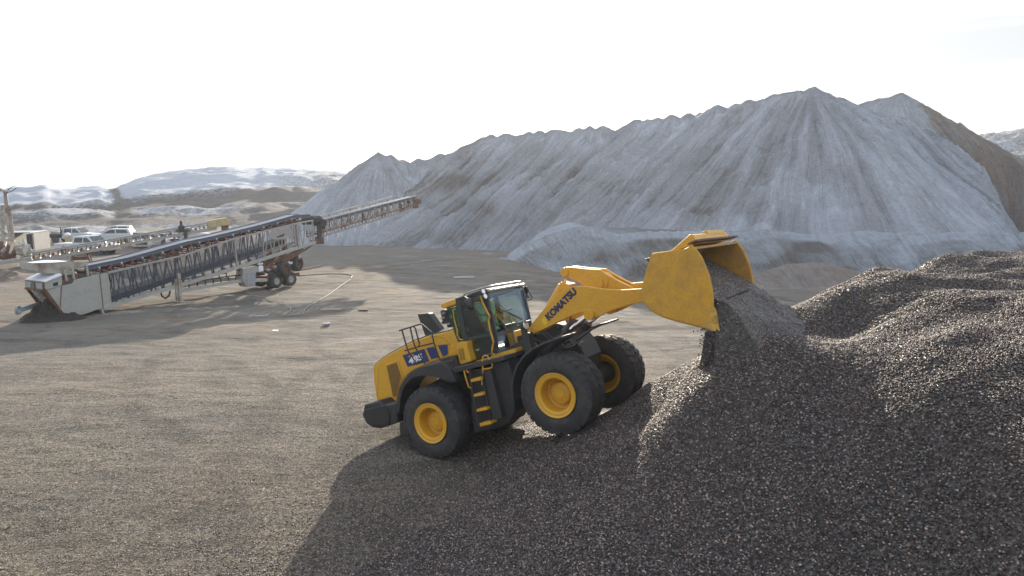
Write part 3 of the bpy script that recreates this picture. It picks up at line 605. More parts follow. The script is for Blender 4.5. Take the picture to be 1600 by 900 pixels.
# side grille
fr_ = [(205, 150), (312, 112), (352, 240), (335, 300), (303, 412), (265, 405)]
prism('grille_frame', fr_, -.825, -.78, 'yellow', A2, y=-.8, bevel=.01, parent=hood)
g = prism('side_grille', [(222, 158), (300, 130), (336, 240), (322, 290), (297, 398), (272, 396)], -.832, -.80, 'mesh', A2, y=-.82, bevel=0, parent=hood)
m = MB()
for k in range(17):
    a, b = LF.p3([(224+k*3.0, 170+k*14), (302+min(k, 8)*4-max(0, k-10)*4.5, 142+k*15)], -.836, *A2); m.bar(a, b, .012, .012)
m.build('grille_slats', 'mesh', hood)
[tubes('door_seam', [c_], -.801, .004, 'dark', A1, hood, 4) for c_ in ([(560, 625), (668, 641), (712, 690), (700, 785)], [(585, 702), (712, 690)], [(160, 860), (150, 1110)])]
# blue panels and number
prism('number_panel', [(345, 775), (515, 725), (556, 822), (387, 866)], -.806, -.79, 'blue', A1, y=-.8, bevel=0, parent=hood)
prism('window_panel', [(530, 719), (591, 708), (637, 790), (571, 807)], -.806, -.79, 'blue', A1, y=-.8, bevel=0, parent=hood)
prism('window_panel', [(622, 701), (697, 690), (700, 762), (690, 776), (662, 786)], -.806, -.79, 'blue', A1, y=-.8, bevel=0, parent=hood)
def text(body, a, b, hpx, y, mat, ref, parent, name='lettering', bold=.02, shear=.0, thick=.004):
    A_ = np.array(LF.loc(ref[0]+a[0]/ref[2], ref[1]+a[1]/ref[2], y)); B_ = np.array(LF.loc(ref[0]+b[0]/ref[2], ref[1]+b[1]/ref[2], y))
    ang = math.atan2(B_[2]-A_[2], B_[0]-A_[0]); L = math.hypot(B_[2]-A_[2], B_[0]-A_[0])
    cu = bpy.data.curves.new(name, 'FONT'); cu.body = body; cu.size = 1; cu.offset = bold; cu.extrude = .01; cu.shear = shear; cu.resolution_u = 3
    o = bpy.data.objects.new(name, cu); bpy.context.scene.collection.objects.link(o); bpy.context.view_layer.update()
    me = bpy.data.meshes.new_from_object(o.evaluated_get(bpy.context.evaluated_depsgraph_get())); bpy.data.objects.remove(o)
    vx = [v.co.x for v in me.vertices]; vy = [v.co.y for v in me.vertices]; x0, x1, y0_, y1_ = min(vx), max(vx), min(vy), max(vy)
    sx = L/(x1-x0); sy = hpx/(y1_-y0_); ca, sa = math.cos(ang), math.sin(ang)
    for v in me.vertices:
        u = (v.co.x-x0)*sx; w_ = (v.co.y-y0_)*sy; d = -.002-(v.co.z+.01)/.02*thick
        v.co = (A_[0]+u*ca-w_*sa, y+d, A_[2]+u*sa+w_*ca)
    return link(name, me, mat, parent)
text('485', (400, 848), (508, 806), .155, -.806, 'white', A1, hood, 'number', .035, .12)
text('WA', (392, 800), (443, 778), .065, -.806, 'orange', A1, hood, 'lettering', .03)
# --- counterweight, mud flap
prism('counterweight', [(45, 460), (160, 430), (192, 465), (300, 445), (305, 605), (235, 628), (170, 650), (110, 642), (62, 612), (28, 545)], -1.25, 1.25, 'black', A2, bevel=.04)
prism('bumper_edge', [(42, 500), (200, 465), (240, 540), (236, 622), (110, 636), (70, 610), (34, 540)], -1.30, -1.24, 'dark', A2, bevel=.03)
prism('mud_flap', [(322, 600), (328, 718), (392, 700), (375, 590)], -1.42, -.9, 'dark', A2, bevel=0)
# --- rear fender
outer = [(298, 530), (303, 430), (322, 330), (352, 268), (400, 212), (430, 192), (470, 170), (640, 133), (665, 140), (715, 190), (762, 280)]
inner_ = [(318, 530), (328, 430), (345, 350), (372, 305), (415, 262), (440, 250), (520, 236), (600, 246), (655, 262), (700, 288), (715, 290)]
for s in (-1, 1):
    a = LF.xz(outer, -1.47, *A2); b = LF.xz(inner_, -1.47, *A2)
    y0, y1 = (-1.47, -.80) if s < 0 else (.80, 1.47)
    MB().strip(a, b, y0, y1).build('rear_fender', 'black', loader, bevel=.02)
# --- front fender (thin arc)
arc = [(803, 626), (801.5, 606), (803, 592), (809, 573), (820, 558), (833, 547), (849, 539), (866, 533), (880, 529)]
for s in (-1, 1):
    a = LF.xz(arc, -1.45)
    y0, y1 = (-1.46, -.78) if s < 0 else (.78, 1.46)
    MB().sheet(a, .05, y0, y1).build('front_fender', 'black', loader, bevel=.015, smooth='auto')
# --- frames and belly
prism('rear_frame', [(300, 440), (700, 190), (1140, 80), (1190, 330), (1180, 560), (1060, 600), (800, 640), (560, 640), (330, 600)], -.55, .55, 'dark', A2, y=-.9, bevel=.03)
tank = prism('fuel_tank', [(1030, 175), (1160, 110), (1205, 230), (1215, 370), (1222, 520), (1180, 600), (1110, 640), (1050, 655), (905, 690), (880, 540), (870, 300), (860, 190)], -1.2, -.5, 'dark', A2, y=-1.2, bevel=.04)
prism('step_panel', [(975, 200), (1040, 185), (1132, 562), (1062, 578), (1035, 480)], -1.34, -1.18, 'black', A2, y=-1.3, bevel=.012)
prism('cab_platform', [(700, 190), (720, 180), (850, 152), (1140, 82), (1150, 112), (880, 180), (730, 222)], -1.38, 1.38, 'black', A2, y=-1.35, bevel=.01)
prism('battery_box', [(110, 710), (345, 655), (395, 800), (560, 765), (580, 790), (230, 885)], -1.1, -.6, 'dark', AD, y=-1.0, bevel=.02)
prism('side_box', [(880, 720), (1060, 655), (1085, 745), (1100, 800), (930, 840)], -1.2, -.7, 'dark', AD, y=-1.1, bevel=.015)
m = MB()
for a, b in (((150, 740), (190, 850)), ((250, 720), (290, 800))): m.tube(LF.p3([a, b], -1.11, *AD), .012)
m.build('hose', 'steel', loader)
# ladder
m = MB()
for a, b in (((870, 190), (945, 640)), ((962, 180), (1042, 618))): m.bar(*LF.p3([a, b], -1.36, *A2), .05, .04)
m.build('ladder', 'black', loader)
for c in ([(880, 262), (962, 246), (964, 268), (884, 285)], [(903, 380), (978, 364), (982, 384), (907, 400)], [(925, 497), (1007, 479), (1012, 500), (929, 517)], [(948, 607), (1040, 588), (1044, 610), (955, 632)]):
    prism('ladder_step', c, -1.46, -1.22, 'yellow', A2, y=-1.44, bevel=.006)
tubes('handrail', [[(965, 305), (972, 190), (968, 110), (975, 85), (990, 76), (1008, 80), (1048, 152), (1040, 172), (1022, 178), (975, 185)]], -1.36, .017, 'yellow', A2)
tubes('handrail', [[(868, 212), (852, 205), (838, 178), (828, 174), (823, 186), (842, 262), (862, 325), (880, 330)]], -1.36, .017, 'yellow', A2)
# rear black guard rail
tubes('guard_rail', [[(318, 583), (490, 530), (505, 540), (570, 598), (575, 612), (590, 680), (632, 800), (720, 895)], [(340, 578), (372, 690), (392, 752), (460, 850)], [(405, 562), (432, 680), (455, 735), (520, 842)],
    [(432, 554), (445, 566), (478, 690), (468, 704)], [(362, 740), (470, 708), (585, 680)]], -1.18, .019, 'black', A1)
# exhaust box, rear lamps
prism('exhaust_stack', [(288, 190), (430, 172), (456, 186), (610, 405), (520, 460), (400, 500)], -.10, .10, 'dark', AE, y=-.1, bevel=.015)
prism('air_cleaner', [(606, 152), (622, 135), (662, 126), (690, 170), (728, 240), (775, 372), (705, 378), (700, 322), (632, 330), (622, 292), (640, 285)], -.62, -.30, 'dark', AE, y=-.62, bevel=.02)
for p in ((650, 240), (725, 325), (655, 175)): c = LF.p3([p], -.64, *AE)[0]; MB().box(c, (.09, .03, .05)).build('rear_lamp', 'steel', loader)
# --- cab
def mirror(name, y0, y1, fn):
    for s in (-1, 1): fn(s)
cabE = bpy.data.objects.new('cab', None); C.objects.link(cabE); cabE.parent = loader
def cprism(*a, **k): return prism(*a, parent=cabE, **k)
# lower yellow sill and front corner
cprism('sill', [(570, 755), (870, 680), (870, 655), (1245, 545), (1262, 585), (1260, 650), (1092, 745), (1070, 655), (880, 712), (585, 788)], -.80, .80, 'yellow', AD, bevel=.012)
# louvred box
lb = cprism('louvre_box', [(320, 488), (345, 458), (490, 438), (498, 470), (512, 580), (562, 735), (550, 752), (405, 795), (380, 780)], -1.0, -.70, 'yellow', AD, y=-1.0, bevel=.02)
m = MB()
for k in range(13):
    for q in (0, 42):
        a, b = LF.p3([(366+q+k*2.6, 560+k*14.4-q*.25), (398+q+k*2.6, 553+k*14.4-q*.25)], -1.003, *AD); m.bar(a, b, .006, .010)
m.build('louvre', 'dark', lb)
# B pillar, door frame, roof beam
def bars(name, chain, y, wd, mat, ref, dy=.05, both=True):
    for s in ((-1, 1) if both else (-1,)):
        m = MB(); P = LF.p3(chain, y, *ref)
        for a, b in zip(P[:-1], P[1:]):
            a = (a[0], a[1]*-s, a[2]); b = (b[0], b[1]*-s, b[2]); m.bar(a, b, dy, wd)
        m.build(name, mat, cabE, bevel=.006)
T = lambda pts: [(x, y-600) for x, y in pts]           # AC coords -> AD coords (60 px lower, x10)
bars('rear_pillar', T([(355, 385), (400, 640), (450, 900)])+[(500, 430), (575, 750)], -.80, .13, 'black', AD)
bars('roof_beam', T([(180, 500), (350, 420), (700, 285), (800, 250)]), -.79, .10, 'black', AD)
bars('door_post', T([(720, 300), (830, 600)])+[(850, 50), (850, 130), (925, 430), (905, 640)], -.80, .085, 'black', AD)
bars('front_pillar', T([(800, 330), (870, 600)])+[(910, 180), (950, 450), (960, 610)], -.79, .10, 'hood', AD)
bars('door_bar', [(500, 395), (900, 330)], -.80, .05, 'black', AD)
tubes('door_handle', [T([(705, 320), (740, 425), (825, 600), (850, 640)])+[(845, 40+20), (833, 110), (858, 250), (912, 440), (888, 560), (885, 625), (930, 636)]], -.88, .022, 'yellow', AD, cabE)
tubes('rear_handle', [T([(310, 530), (275, 540), (300, 700), (345, 870)])+[(345, 330), (380, 400), (430, 408)]], -.86, .016, 'yellow', AD, cabE)
for s in (-1, 1):
    dg = LF.xz([(400, -170), (690, -310), (830, 10), (850, 120), (905, 430), (890, 650), (600, 740), (490, 420)], -.80, *AD)
    MB().prism(dg, .79*s, .80*s).build('door_glass', 'glass', cabE)
    rg = LF.xz([(180, -80), (330, -110), (450, 420), (350, 440), (290, 270)], -.80, *AD)
    MB().prism(rg, .79*s, .80*s).build('rear_side_glass', 'greenglass', cabE)
# rear wall glass + frame
rl = LF.loc(AD[0]+18, AD[1]-8, -.8); rb = LF.loc(AD[0]+35, AD[1]+44, -.8)
MB().add([(rl[0], -.78, rl[2]), (rl[0], .78, rl[2]), (rb[0], .78, rb[2]), (rb[0], -.78, rb[2])], [(0, 1, 2, 3)]).build('rear_glass', 'greenglass', cabE)
# windscreen: curved loft
tp = LF.loc(764, 458, -.78); bt = LF.loc(775.5, 551, -.79)
topL = [(tp[0], -.78), (tp[0]+.02, -.52), (tp[0]+.03, -.26), (tp[0]+.03, 0), (tp[0]+.02, .26), (tp[0], .52), (tp[0]-.04, .78)]
midL = [(bt[0]+.06, -.79), (.36, -.60), (.50, -.34), (.52, 0), (.51, .30), (.46, .52), (.15, .79)]
zt, zm, zb_ = tp[2]-.0, 2.42, bt[2]
def loft(rows, th=.0): 
    v = [p for r in rows for p in r]; n = len(rows[0]); f = [(i*n+j, i*n+j+1, (i+1)*n+j+1, (i+1)*n+j) for i in range(len(rows)-1) for j in range(n-1)]; return MB().add(v, f)
rows = []
for i in range(9):
    t = i/8; e = t**.85
    rows.append([(a[0]*(1-e)+b[0]*e+.05*math.sin(math.pi*t), a[1]*(1-e)+b[1]*e, zt*(1-t)+zm*t) for a, b in zip(topL, midL)])
loft(rows).build('windscreen', 'windshield', cabE, smooth=True)
low = [[(bt[0]+.06, -.79, zm), (.36, -.60, zm), (.47, -.40, zm)], [(bt[0], -.79, zb_), (.30, -.62, zb_), (.44, -.42, zb_)]]
loft(low).build('lower_glass', 'windshield', cabE)
MB().bar(low[0][0], low[0][1], .03, .10).bar(low[0][1], low[0][2], .03, .10).bar(low[1][0], low[1][1], .03, .08).bar(low[1][1], low[1][2], .03, .08).bar(low[0][2], low[1][2], .04, .06).build('lower_glass_frame', 'hood', cabE)
MB().add([(.50, -.42, zm-.03), (.56, 0, zm-.03), (.50, .42, zm-.03), (.48, -.42, zb_-.10), (.54, 0, zb_-.10), (.48, .42, zb_-.10), (.30, -.42, zm-.03), (.30, .42, zm-.03), (.30, -.42, zb_-.1), (.30, .42, zb_-.1)],
    [(0, 3, 4, 1), (1, 4, 5, 2), (0, 1, 2, 7, 6), (6, 8, 3, 0), (2, 5, 9, 7), (3, 8, 9, 5, 4)]).build('front_panel', 'yellow', cabE, bevel=.01)
# wipers
tubes('wiper', [[(880, 350), (1010, 530), (1100, 570), (1350, 700)], [(930, 350), (1110, 570), (1220, 790)], [(1110, 560), (1370, 690)], [(950, 610), (1200, 525)]], -.36, .010, 'dark', AC, cabE, 5)
# roof
roofp = LF.xz([(85, 478), (100, 445), (300, 368), (430, 325), (700, 238), (800, 212), (812, 238), (700, 285), (330, 425), (310, 470), (160, 512), (100, 505)], -.82, *AC)
MB().prism(roofp, -.82, .82).build('roof', 'dark', cabE, bevel=.03)
MB().prism(LF.xz([(78, 480), (96, 440), (290, 372), (318, 385), (318, 462), (160, 515), (98, 512)], -.84, *AC), -.84, .84).build('roof_cap', 'yellow', cabE, bevel=.03)
rt = LF.xz([(430, 325), (445, 292), (600, 240), (740, 195), (800, 180)], -.78, *AC); x1, z1 = rt[-1]
MB().tube([(x, -.74, z) for x, z in rt]+[(x1+.03, -.5, z1), (x1+.04, .5, z1), (x1, .74, z1)]+[(x, .74, z) for x, z in rt[::-1]], .018).build('roof_rail', 'steel', cabE, smooth=True)
MB().box((x1-.55, 0, z1-.10), (.9, 1.2, .08)).box((x1+.0, 0, z1-.10), (.14, 1.6, .06)).build('roof_hatch', 'steel', cabE, bevel=.02)
# interior
MB().box((-.62, 0, 2.45), (.5, .52, .16)).box((-.86, 0, 2.85), (.16, .5, .75), Matrix.Rotation(R(-12), 3, 'Y')).box((-.93, 0, 3.3), (.1, .28, .2)).build('seat', 'seat', cabE, bevel=.05)
MB().box((-.30, -.42, 2.30), (.5, .16, .5)).box((-.62, .46, 2.4), (.5, .16, .3)).box((.12, 0, 2.35), (.18, .5, .5)).build('console', 'black', cabE, bevel=.03)
m = MB(); m.tube([(.08, 0, 2.5), (-.08, 0, 2.78)], .03); cs = [(-.08+.1*math.sin(a)*.5, .19*math.cos(a), 2.80+.17*math.sin(a)) for a in np.linspace(0, 2*math.pi, 20)]; m.tube(cs, .016, 6); m.build('steering_wheel', 'black', cabE)
MB().box((-.45, 0, zb_-.04), (1.2, 1.5, .06)).build('floor', 'dark', cabE)
# lamps and mirrors
def lamp(name, c, r, mat_body='black', depth=.08, fwd=(1, -.1, 0)):
    c = Vector(c); f = Vector(fwd).normalized(); o = MB().tube([c-f*depth, c-f*depth*.3, c], [r*.6, r, r], 14).build(name, mat_body, loader, smooth='auto')
    MB().tube([c, c+f*.012], [r*.86, r*.7], 14).build('lens', 'lamp', o, smooth='auto'); return o
c = LF.loc(755.5, 455.5, -.9); lamp('work_lamp', c, .075); c = LF.loc(758.5, 463, -.9); lamp('work_lamp', c, .07); lamp('work_lamp', LF.loc(817, 446, .9), .07)
MB().bar(LF.loc(800, 449, .8), LF.loc(814, 443, .95), .08, .09).build('lamp_bracket', 'yellow', loader, bevel=.01)
hl = lamp('headlamp', LF.loc(822, 508, -.85), .115, depth=.14)
MB().bar(LF.loc(812, 505, -.8), LF.loc(826, 501.5, -.8), .2, .03).bar(LF.loc(818, 512, -.85), LF.loc(826, 552, -.85), .12, .1).bar(LF.loc(824, 520, -.8), LF.loc(832, 560, -.8), .2, .16).build('lamp_post', 'black', loader, bevel=.01)
# near mirror
mc = np.array(LF.loc(734, 475, -1.08)); me_ = MB()
pts = [(.085*math.cos(a), .14*math.sin(a)) for a in np.linspace(0, 2*math.pi, 20, endpoint=False)]
me_.add([(mc[0]-.05, mc[1]+p, mc[2]+q) for p, q in pts]+[(mc[0]+.03, mc[1]+p*1.05, mc[2]+q*1.05) for p, q in pts]+[(mc[0]+.08, mc[1]+p*.6, mc[2]+q*.6) for p, q in pts], [tuple(range(20)), tuple(range(59, 39, -1))]+[(i+20*k, (i+1) % 20+20*k, (i+1) % 20+20+20*k, i+20+20*k) for i in range(20) for k in (0, 1)])
me_.tube([mc, LF.loc(752, 493, -1.0), LF.loc(761, 491, -.86)], .014); me_.tube([mc+np.array([0, 0, .12]), LF.loc(726, 464, -1.0), LF.loc(738, 461, -.84)], .014)
me_.build('mirror', 'black', loader, smooth='auto')
# far mirrors and their frame
tubes('mirror', [[(1340, 330, .95), (1370, 300, .95), (1380, 200, .95), (1370, 160, .95)], [(1300, 180, .95), (1310, 300, .95), (1345, 330, .95)], [(1440, 220, 1.1), (1520, 350, 1.1), (1500, 375, 1.1), (1380, 415, 1.1)], [(1430, 380, 1.1), (1410, 260, 1.1)], [(1350, 160, .95), (1440, 220, 1.1)]], 1., .014, 'black', AC)
prism('mirror', [(1380, 180), (1430, 170), (1450, 230), (1430, 300), (1470, 355), (1440, 350), (1400, 290)], 1.02, 1.09, 'dark', AC, y=1.05, bevel=.01)
prism('mirror', [(1240, 190), (1320, 185), (1330, 300), (1300, 310), (1270, 240)], .9, .96, 'dark', AC, y=.93, bevel=.01)
# --- front frame and lift arms
prism('front_frame', [(-60, 520), (210, 500), (400, 430), (640, 290), (760, 330), (790, 420), (870, 470), (960, 560), (1050, 680), (1150, 900), (1100, 1500), (700, 1600), (200, 1300), (0, 1000)], -.42, .42, 'dark', A5, y=-.5, bevel=.02)
prism('articulation_cover', [(790, 545), (830, 520), (850, 590), (846, 640), (800, 645)], -.5, .5, 'dark', y=-.6, bevel=.03)
arm_poly = [(182, 692), (176, 660), (180, 640), (196, 614), (250, 548), (345, 443), (372, 425), (400, 408), (450, 403), (500, 401), (560, 412), (640, 420), (720, 424), (833, 417), (870, 420), (900, 470), (870, 492), (835, 497), (760, 512), (690, 535), (640, 552), (580, 585), (545, 590), (510, 562), (480, 555), (440, 568), (370, 600), (280, 645)]
for s in (-1, 1):
    a = LF.xz(arm_poly, -.64, *A3); y0, y1 = (-.64, -.54) if s < 0 else (.54, .64)
    MB().prism(a, y0, y1).build('lift_arm', 'yellow', loader, bevel=.014)
text('KOMATSU', (288, 765), (622, 432), .17, -.64, 'navy', A4, loader, 'lettering', .06, .0, .006)
prism('warning_label', [(195, 745), (232, 705), (262, 790), (232, 808), (205, 778)], -.645, -.63, paint('label_yellow', (.75, .55, .01), .4, dirt=.3, dirtcol=(.1, .08, .02), scale=14), A4, y=-.64, bevel=0)
cp_ = LF.loc(780+500/3.75, 340+505/3.75, 0)
xt = LF.xz([(520, 470)], -.55, *A3)[0]
MB().tube([(xt[0], -.56, xt[1]), (xt[0], .56, xt[1])], .17, 20).build('cross_tube', 'yellow', loader, smooth='auto')
# bell crank: two plates
bc = [(367, 322), (372, 300), (388, 289), (420, 290), (500, 300), (590, 306), (622, 328), (700, 372), (760, 400), (800, 424), (800, 445), (700, 450), (560, 440), (500, 400), (440, 368), (400, 350), (376, 340)]
for y0 in (-.20, .12):
    MB().prism(LF.xz(bc, -.2, *A3), y0, y0+.08).build('bell_crank', 'yellow', loader, bevel=.012)
m = MB()
for (px, py), r, y0, y1 in (((385, 320), .10, -.24, .24), ((590, 375), .20, -.23, .23), ((572, 385), .17, -.27, .27)):
    p = LF.xz([(px, py)], -.2, *A3)[0]; m.tube([(p[0], y0, p[1]), (p[0], y1, p[1])], r, 22)
m.build('pivot_boss', 'yellow', loader, bevel=.01, smooth='auto')
# bucket link
a = LF.loc(780+780/3.75, 340+405/3.75, 0); b = LF.loc(780+900/3.75, 340+395/3.75, 0)
MB().bar(a, b, .16, .16).build('bucket_link', 'yellow', loader, bevel=.02)
# tilt cylinder
p0 = LF.loc(882.6, 426, 0); p1 = LF.loc(880.5, 446, 0); p2 = LF.loc(850, 500, 0)
MB().tube([p0, p1], .055, 14).build('cylinder_rod', 'chrome', loader, smooth='auto')
p1b = np.array(p1)+(np.array(p0)-np.array(p1))*.1
d = (np.array(p2)-np.array(p1)); MB().tube([p1b, p1, np.array(p1)+d*.12, p2], [.12, .125, .125, .125], 18).build('tilt_cylinder', 'yellow', loader, smooth='auto')
prism('cylinder_mount', [(400, 330), (420, 305), (455, 320), (520, 330), (535, 350), (440, 400), (385, 440)], -.17, .17, 'yellow', A4, y=-.17, bevel=.02)
# lift cylinders
for y in (-.42, .42):
    e = np.array(LF.loc(921, 492, -.42)); e[1] = y; f = np.array(LF.loc(852, 546, -.42)); f[1] = y; d = f-e
    MB().tube([e, e+d*.45], .05, 14).build('cylinder_rod', 'chrome', loader, smooth='auto')
    MB().tube([e+d*.42, e+d*.43, e+d*1.05], [.08, .10, .10], 18).build('lift_cylinder', 'black', loader, smooth='auto')
p = LF.xz([(535, 568)], -.62, *A3)[0]; p_ = LF.xz([(205, 660)], -.62, *A3)[0]
for a, r, y0, y1 in ((p, .115, -.72, -.36), (p, .115, .36, .72), (p_, .07, -.67, .67)): MB().tube([(a[0], y0, a[1]), (a[0], y1, a[1])], r, 22).build('arm_pin', 'yellow', loader, bevel=.01, smooth='auto')
for s in (-1, 1):
    MB().tube(LF.p3([(1000, 600), (1240, 290)], .35, *A5), .10, 16).build('hydraulic_tank', 'black', loader, smooth='auto') if s > 0 else None
tubes('hydraulic_hose', [[(150, 830, -1.2), (450, 650, -1.0), (620, 600, -.9), (760, 480, -.7), (850, 390, -.6), (910, 250, -.5), (920, 160, -.4)], [(380, 440), (520, 540), (640, 620)], [(260, 560), (430, 620), (560, 700)],
    [(1000, 600), (1100, 530), (1230, 430), (1290, 380)], [(640, 310), (700, 340), (740, 420), (700, 520)], [(470, 420), (580, 520), (650, 560)]], -.5, .028, 'black', A5)
tubes('hydraulic_pipe', [[(780, 410), (905, 235)], [(300, 620), (340, 710)], [(1060, 670), (1130, 600)], [(1280, 260, .2), (1420, 165, .2)]], -.5, .02, 'steel', A5)
prism('front_step', [(720, 720), (740, 640), (860, 560), (960, 600), (990, 660), (840, 720), (790, 760)], -.98, -.74, 'dark', A5, y=-.9, bevel=.01)
tubes('step_rung', [[(770, 650), (830, 710), (985, 665)], [(830, 590), (900, 570), (945, 610), (930, 640), (840, 670)]], -.99, .012, 'steel', A5)
# --- bucket
bk = [(833, 450), (845, 395), (866, 310), (898, 214), (920, 208), (960, 202), (1020, 193), (1085, 185), (1130, 162), (1150, 178), (1190, 232), (1230, 330), (1250, 415), (1257, 470), (1258, 530), (1275, 545), (1293, 668), (1240, 655), (1172, 635), (1100, 618), (1000, 590), (945, 570), (900, 546), (860, 505), (838, 478)]
side = LF.xz(bk, -1.55, *A3)
bucket = MB().sheet([LF.xz([q], -1.55, *A3)[0] for q in [(1286, 664), (1240, 652), (1172, 632), (1100, 615), (1000, 587), (945, 567), (903, 543), (863, 503), (840, 478), (836, 450), (850, 395), (870, 310), (901, 217)]], -.05, -1.53, 1.53).build('bucket', 'yellow_in', loader, bevel=.0, smooth='auto')
MB().sheet([LF.xz([q], -1.55, *A3)[0] for q in [(901, 217), (960, 205), (1020, 196), (1090, 188), (1140, 172)]], -.045, -1.53, 1.53).build('bucket_top', 'yellow_in', bucket, smooth='auto')
for s in (-1, 1):
    MB().prism(side, 1.53*s, 1.575*s).build('side_plate', 'bucket', bucket, bevel=.006)
    ep = LF.xz([(1085, 186), (1130, 163), (1150, 178), (1190, 232), (1230, 330), (1250, 415), (1257, 470), (1252, 530), (1222, 640), (1208, 600), (1190, 480), (1150, 340)], -1.575, *A3)
    MB().prism(ep, 1.574*s, 1.592*s).build('side_cutter', 'bucket', bucket, bevel=.004)
    ep = LF.xz([(1258, 515), (1272, 545), (1295, 670), (1240, 657), (1180, 642), (1215, 625), (1235, 585), (1240, 545)], -1.59, *A3)
    MB().prism(ep, 1.590*s, 1.612*s).build('corner_wear_plate', paint('worn_wear_plate', (.62, .36, .06), .5, dirt=.9, dirtcol=(.06, .05, .045), scale=7), bucket, bevel=.004)
MB().prism([(x_*.985+.06, z_*.98+.045) for x_, z_ in side], 1.516, 1.528).build('shaded_liner', 'yellow_in', bucket)  # added liner: shade inside the far plate painted as darker yellow
# outer skin
skin = MB().sheet([LF.xz([q], -1.55, *A3)[0] for q in [(1172, 637), (1100, 620), (1000, 593), (943, 573), (898, 548), (857, 507), (834, 480), (829, 450), (843, 395), (864, 310), (896, 211)]], .03, -1.5, 1.5).build('outer_skin', 'bucket', bucket, smooth='auto')
MB().prism([(4.72, 2.97), (5.24, 3.19), (5.30, 3.16), (5.32, 2.98)], -1.05, 1.35).build('spill_guard', 'yellow', bucket, bevel=.01)
MB().prism([(5.20, 3.17), (5.22, 3.235), (5.30, 3.23), (5.31, 3.15)], -.1, 1.15).build('spill_guard_lip', 'yellow', bucket, bevel=.006)
MB().prism([(5.26, 2.99), (5.30, 3.02), (5.46, 3.04), (5.47, 3.0)], -1.5, 1.5).build('top_edge', 'rust', bucket, bevel=.006)
MB().prism([(5.05, 1.44), (5.41, 1.345), (5.41, 1.375), (5.05, 1.47)], -1.53, 1.53).build('cutting_edge', 'steel', bucket)
m = MB()
for y in (-.66, -.50, .50, .66): m.prism(LF.xz([(905, 230), (860, 330), (800, 415), (800, 505), (860, 520), (930, 560)], -1.0, *A3), y-.03, y+.03)
m.build('bucket_bracket', 'yellow', bucket, bevel=.01)

# ---- gravel load sliding from the bucket
lipN = LF.world((5.46, -1.48, 1.92)); lipF = LF.world((5.50, 1.52, 1.90))
hd = np.array([math.cos(-.541), math.sin(-.541)]); lt = np.array([-hd[1], hd[0]])
def pour_h(X, Y):
    dx = X-lipN[0]; dy = Y-lipN[1]; f = dx*hd[0]+dy*hd[1]; l = dx*lt[0]+dy*lt[1]; Lw = np.dot((lipF-lipN)[:2], lt)
    t = np.clip(l/Lw, 0, 1); zl = lipN[2]*(1-t)+lipF[2]*t
    f = f-np.dot((lipF-lipN)[:2], hd)*t
    f = f+(fbm(X*1.7, Y*1.7, 131, 3)-.5)*.35
    z = zl-.55*np.clip(f, -.2, 9)-8.*np.clip(-f-.02, 0, 9)-12*np.clip(-l, 0, 9)*(f < .0)-(1.3+2.0*sstep(1.2, .2, f))*np.clip(-l, 0, 9)-.5*np.clip(l-Lw, 0, 9)
    z = z-.45*sstep(.1, 1.0, f)*(1-t)
    return z+(fbm(X*2.5, Y*2.5, 130, 3)-.5)*.16
xs = np.arange(2.5, 9.5, .05); ys = np.arange(9.0, 18, .05); X, Y = np.meshgrid(xs, ys); Z = pour_h(X, Y); ZP = pile_h(X, Y)
load = tag(grid_mesh('gravel_load', X, Y, Z, 'gravel', keep=Z > ZP-.06), 'dark gravel sliding out of the tipped yellow bucket onto the heap below', 'gravel load')
# inside the bucket
nx_, ny_ = 34, 44; gx = np.linspace(4.42, 5.52, nx_); gy = np.linspace(-1.525, 1.525, ny_); GX, GY = np.meshgrid(gx, gy)
GZ = 2.93-1.04*(GX-4.5)-.10*np.cos(GY*1.0)*0+(fbm(GX*3, GY*3, 140, 3)-.5)*.07
P = np.stack([GX, GY, GZ], -1) @ LF.M.T+LF.T
grid_mesh('heaped_gravel', P[..., 0], P[..., 1], P[..., 2], 'gravel', load)
n = 26000; ax = rng.uniform(4.45, 5.52, n); ay = rng.uniform(-1.52, 1.52, n); az = 2.93-1.04*(ax-4.5); Q1 = np.stack([ax, ay, az], -1) @ LF.M.T+LF.T
n = 60000; ax = rng.uniform(2.7, 9.3, n); ay = rng.uniform(9.2, 17.8, n); az = pour_h(ax, ay); ok = az > pile_h(ax, ay)-.02; Q2 = np.stack([ax, ay, az-.01], -1)[ok]
n = 2600; t_ = rng.rand(n); q = lipN[None]*(1-t_[:, None])+lipF[None]*t_[:, None]; f_ = rng.normal(-.05, .13, n); q[:, 0] += hd[0]*f_; q[:, 1] += hd[1]*f_; q[:, 2] -= .25+rng.rand(n)**.8*1.2
l_ = rng.normal(0, .06, n); q[:, 0] += lt[0]*l_; q[:, 1] += lt[1]*l_; Q3 = q[q[:, 2] > pile_h(q[:, 0], q[:, 1])]
n = 1500; t_ = rng.rand(n); q = lipN[None]+np.append(hd*.02, -.72)[None]+rng.normal(0, .085, (n, 3)); q[:, 2] -= t_*.9; Q3 = np.concatenate([Q3, q[q[:, 2] > pile_h(q[:, 0], q[:, 1])]])
o = stone_cloud('loose_stones', np.concatenate([Q1, Q2, Q3]), .042, load, 1.02); o['kind'] = 'stuff'

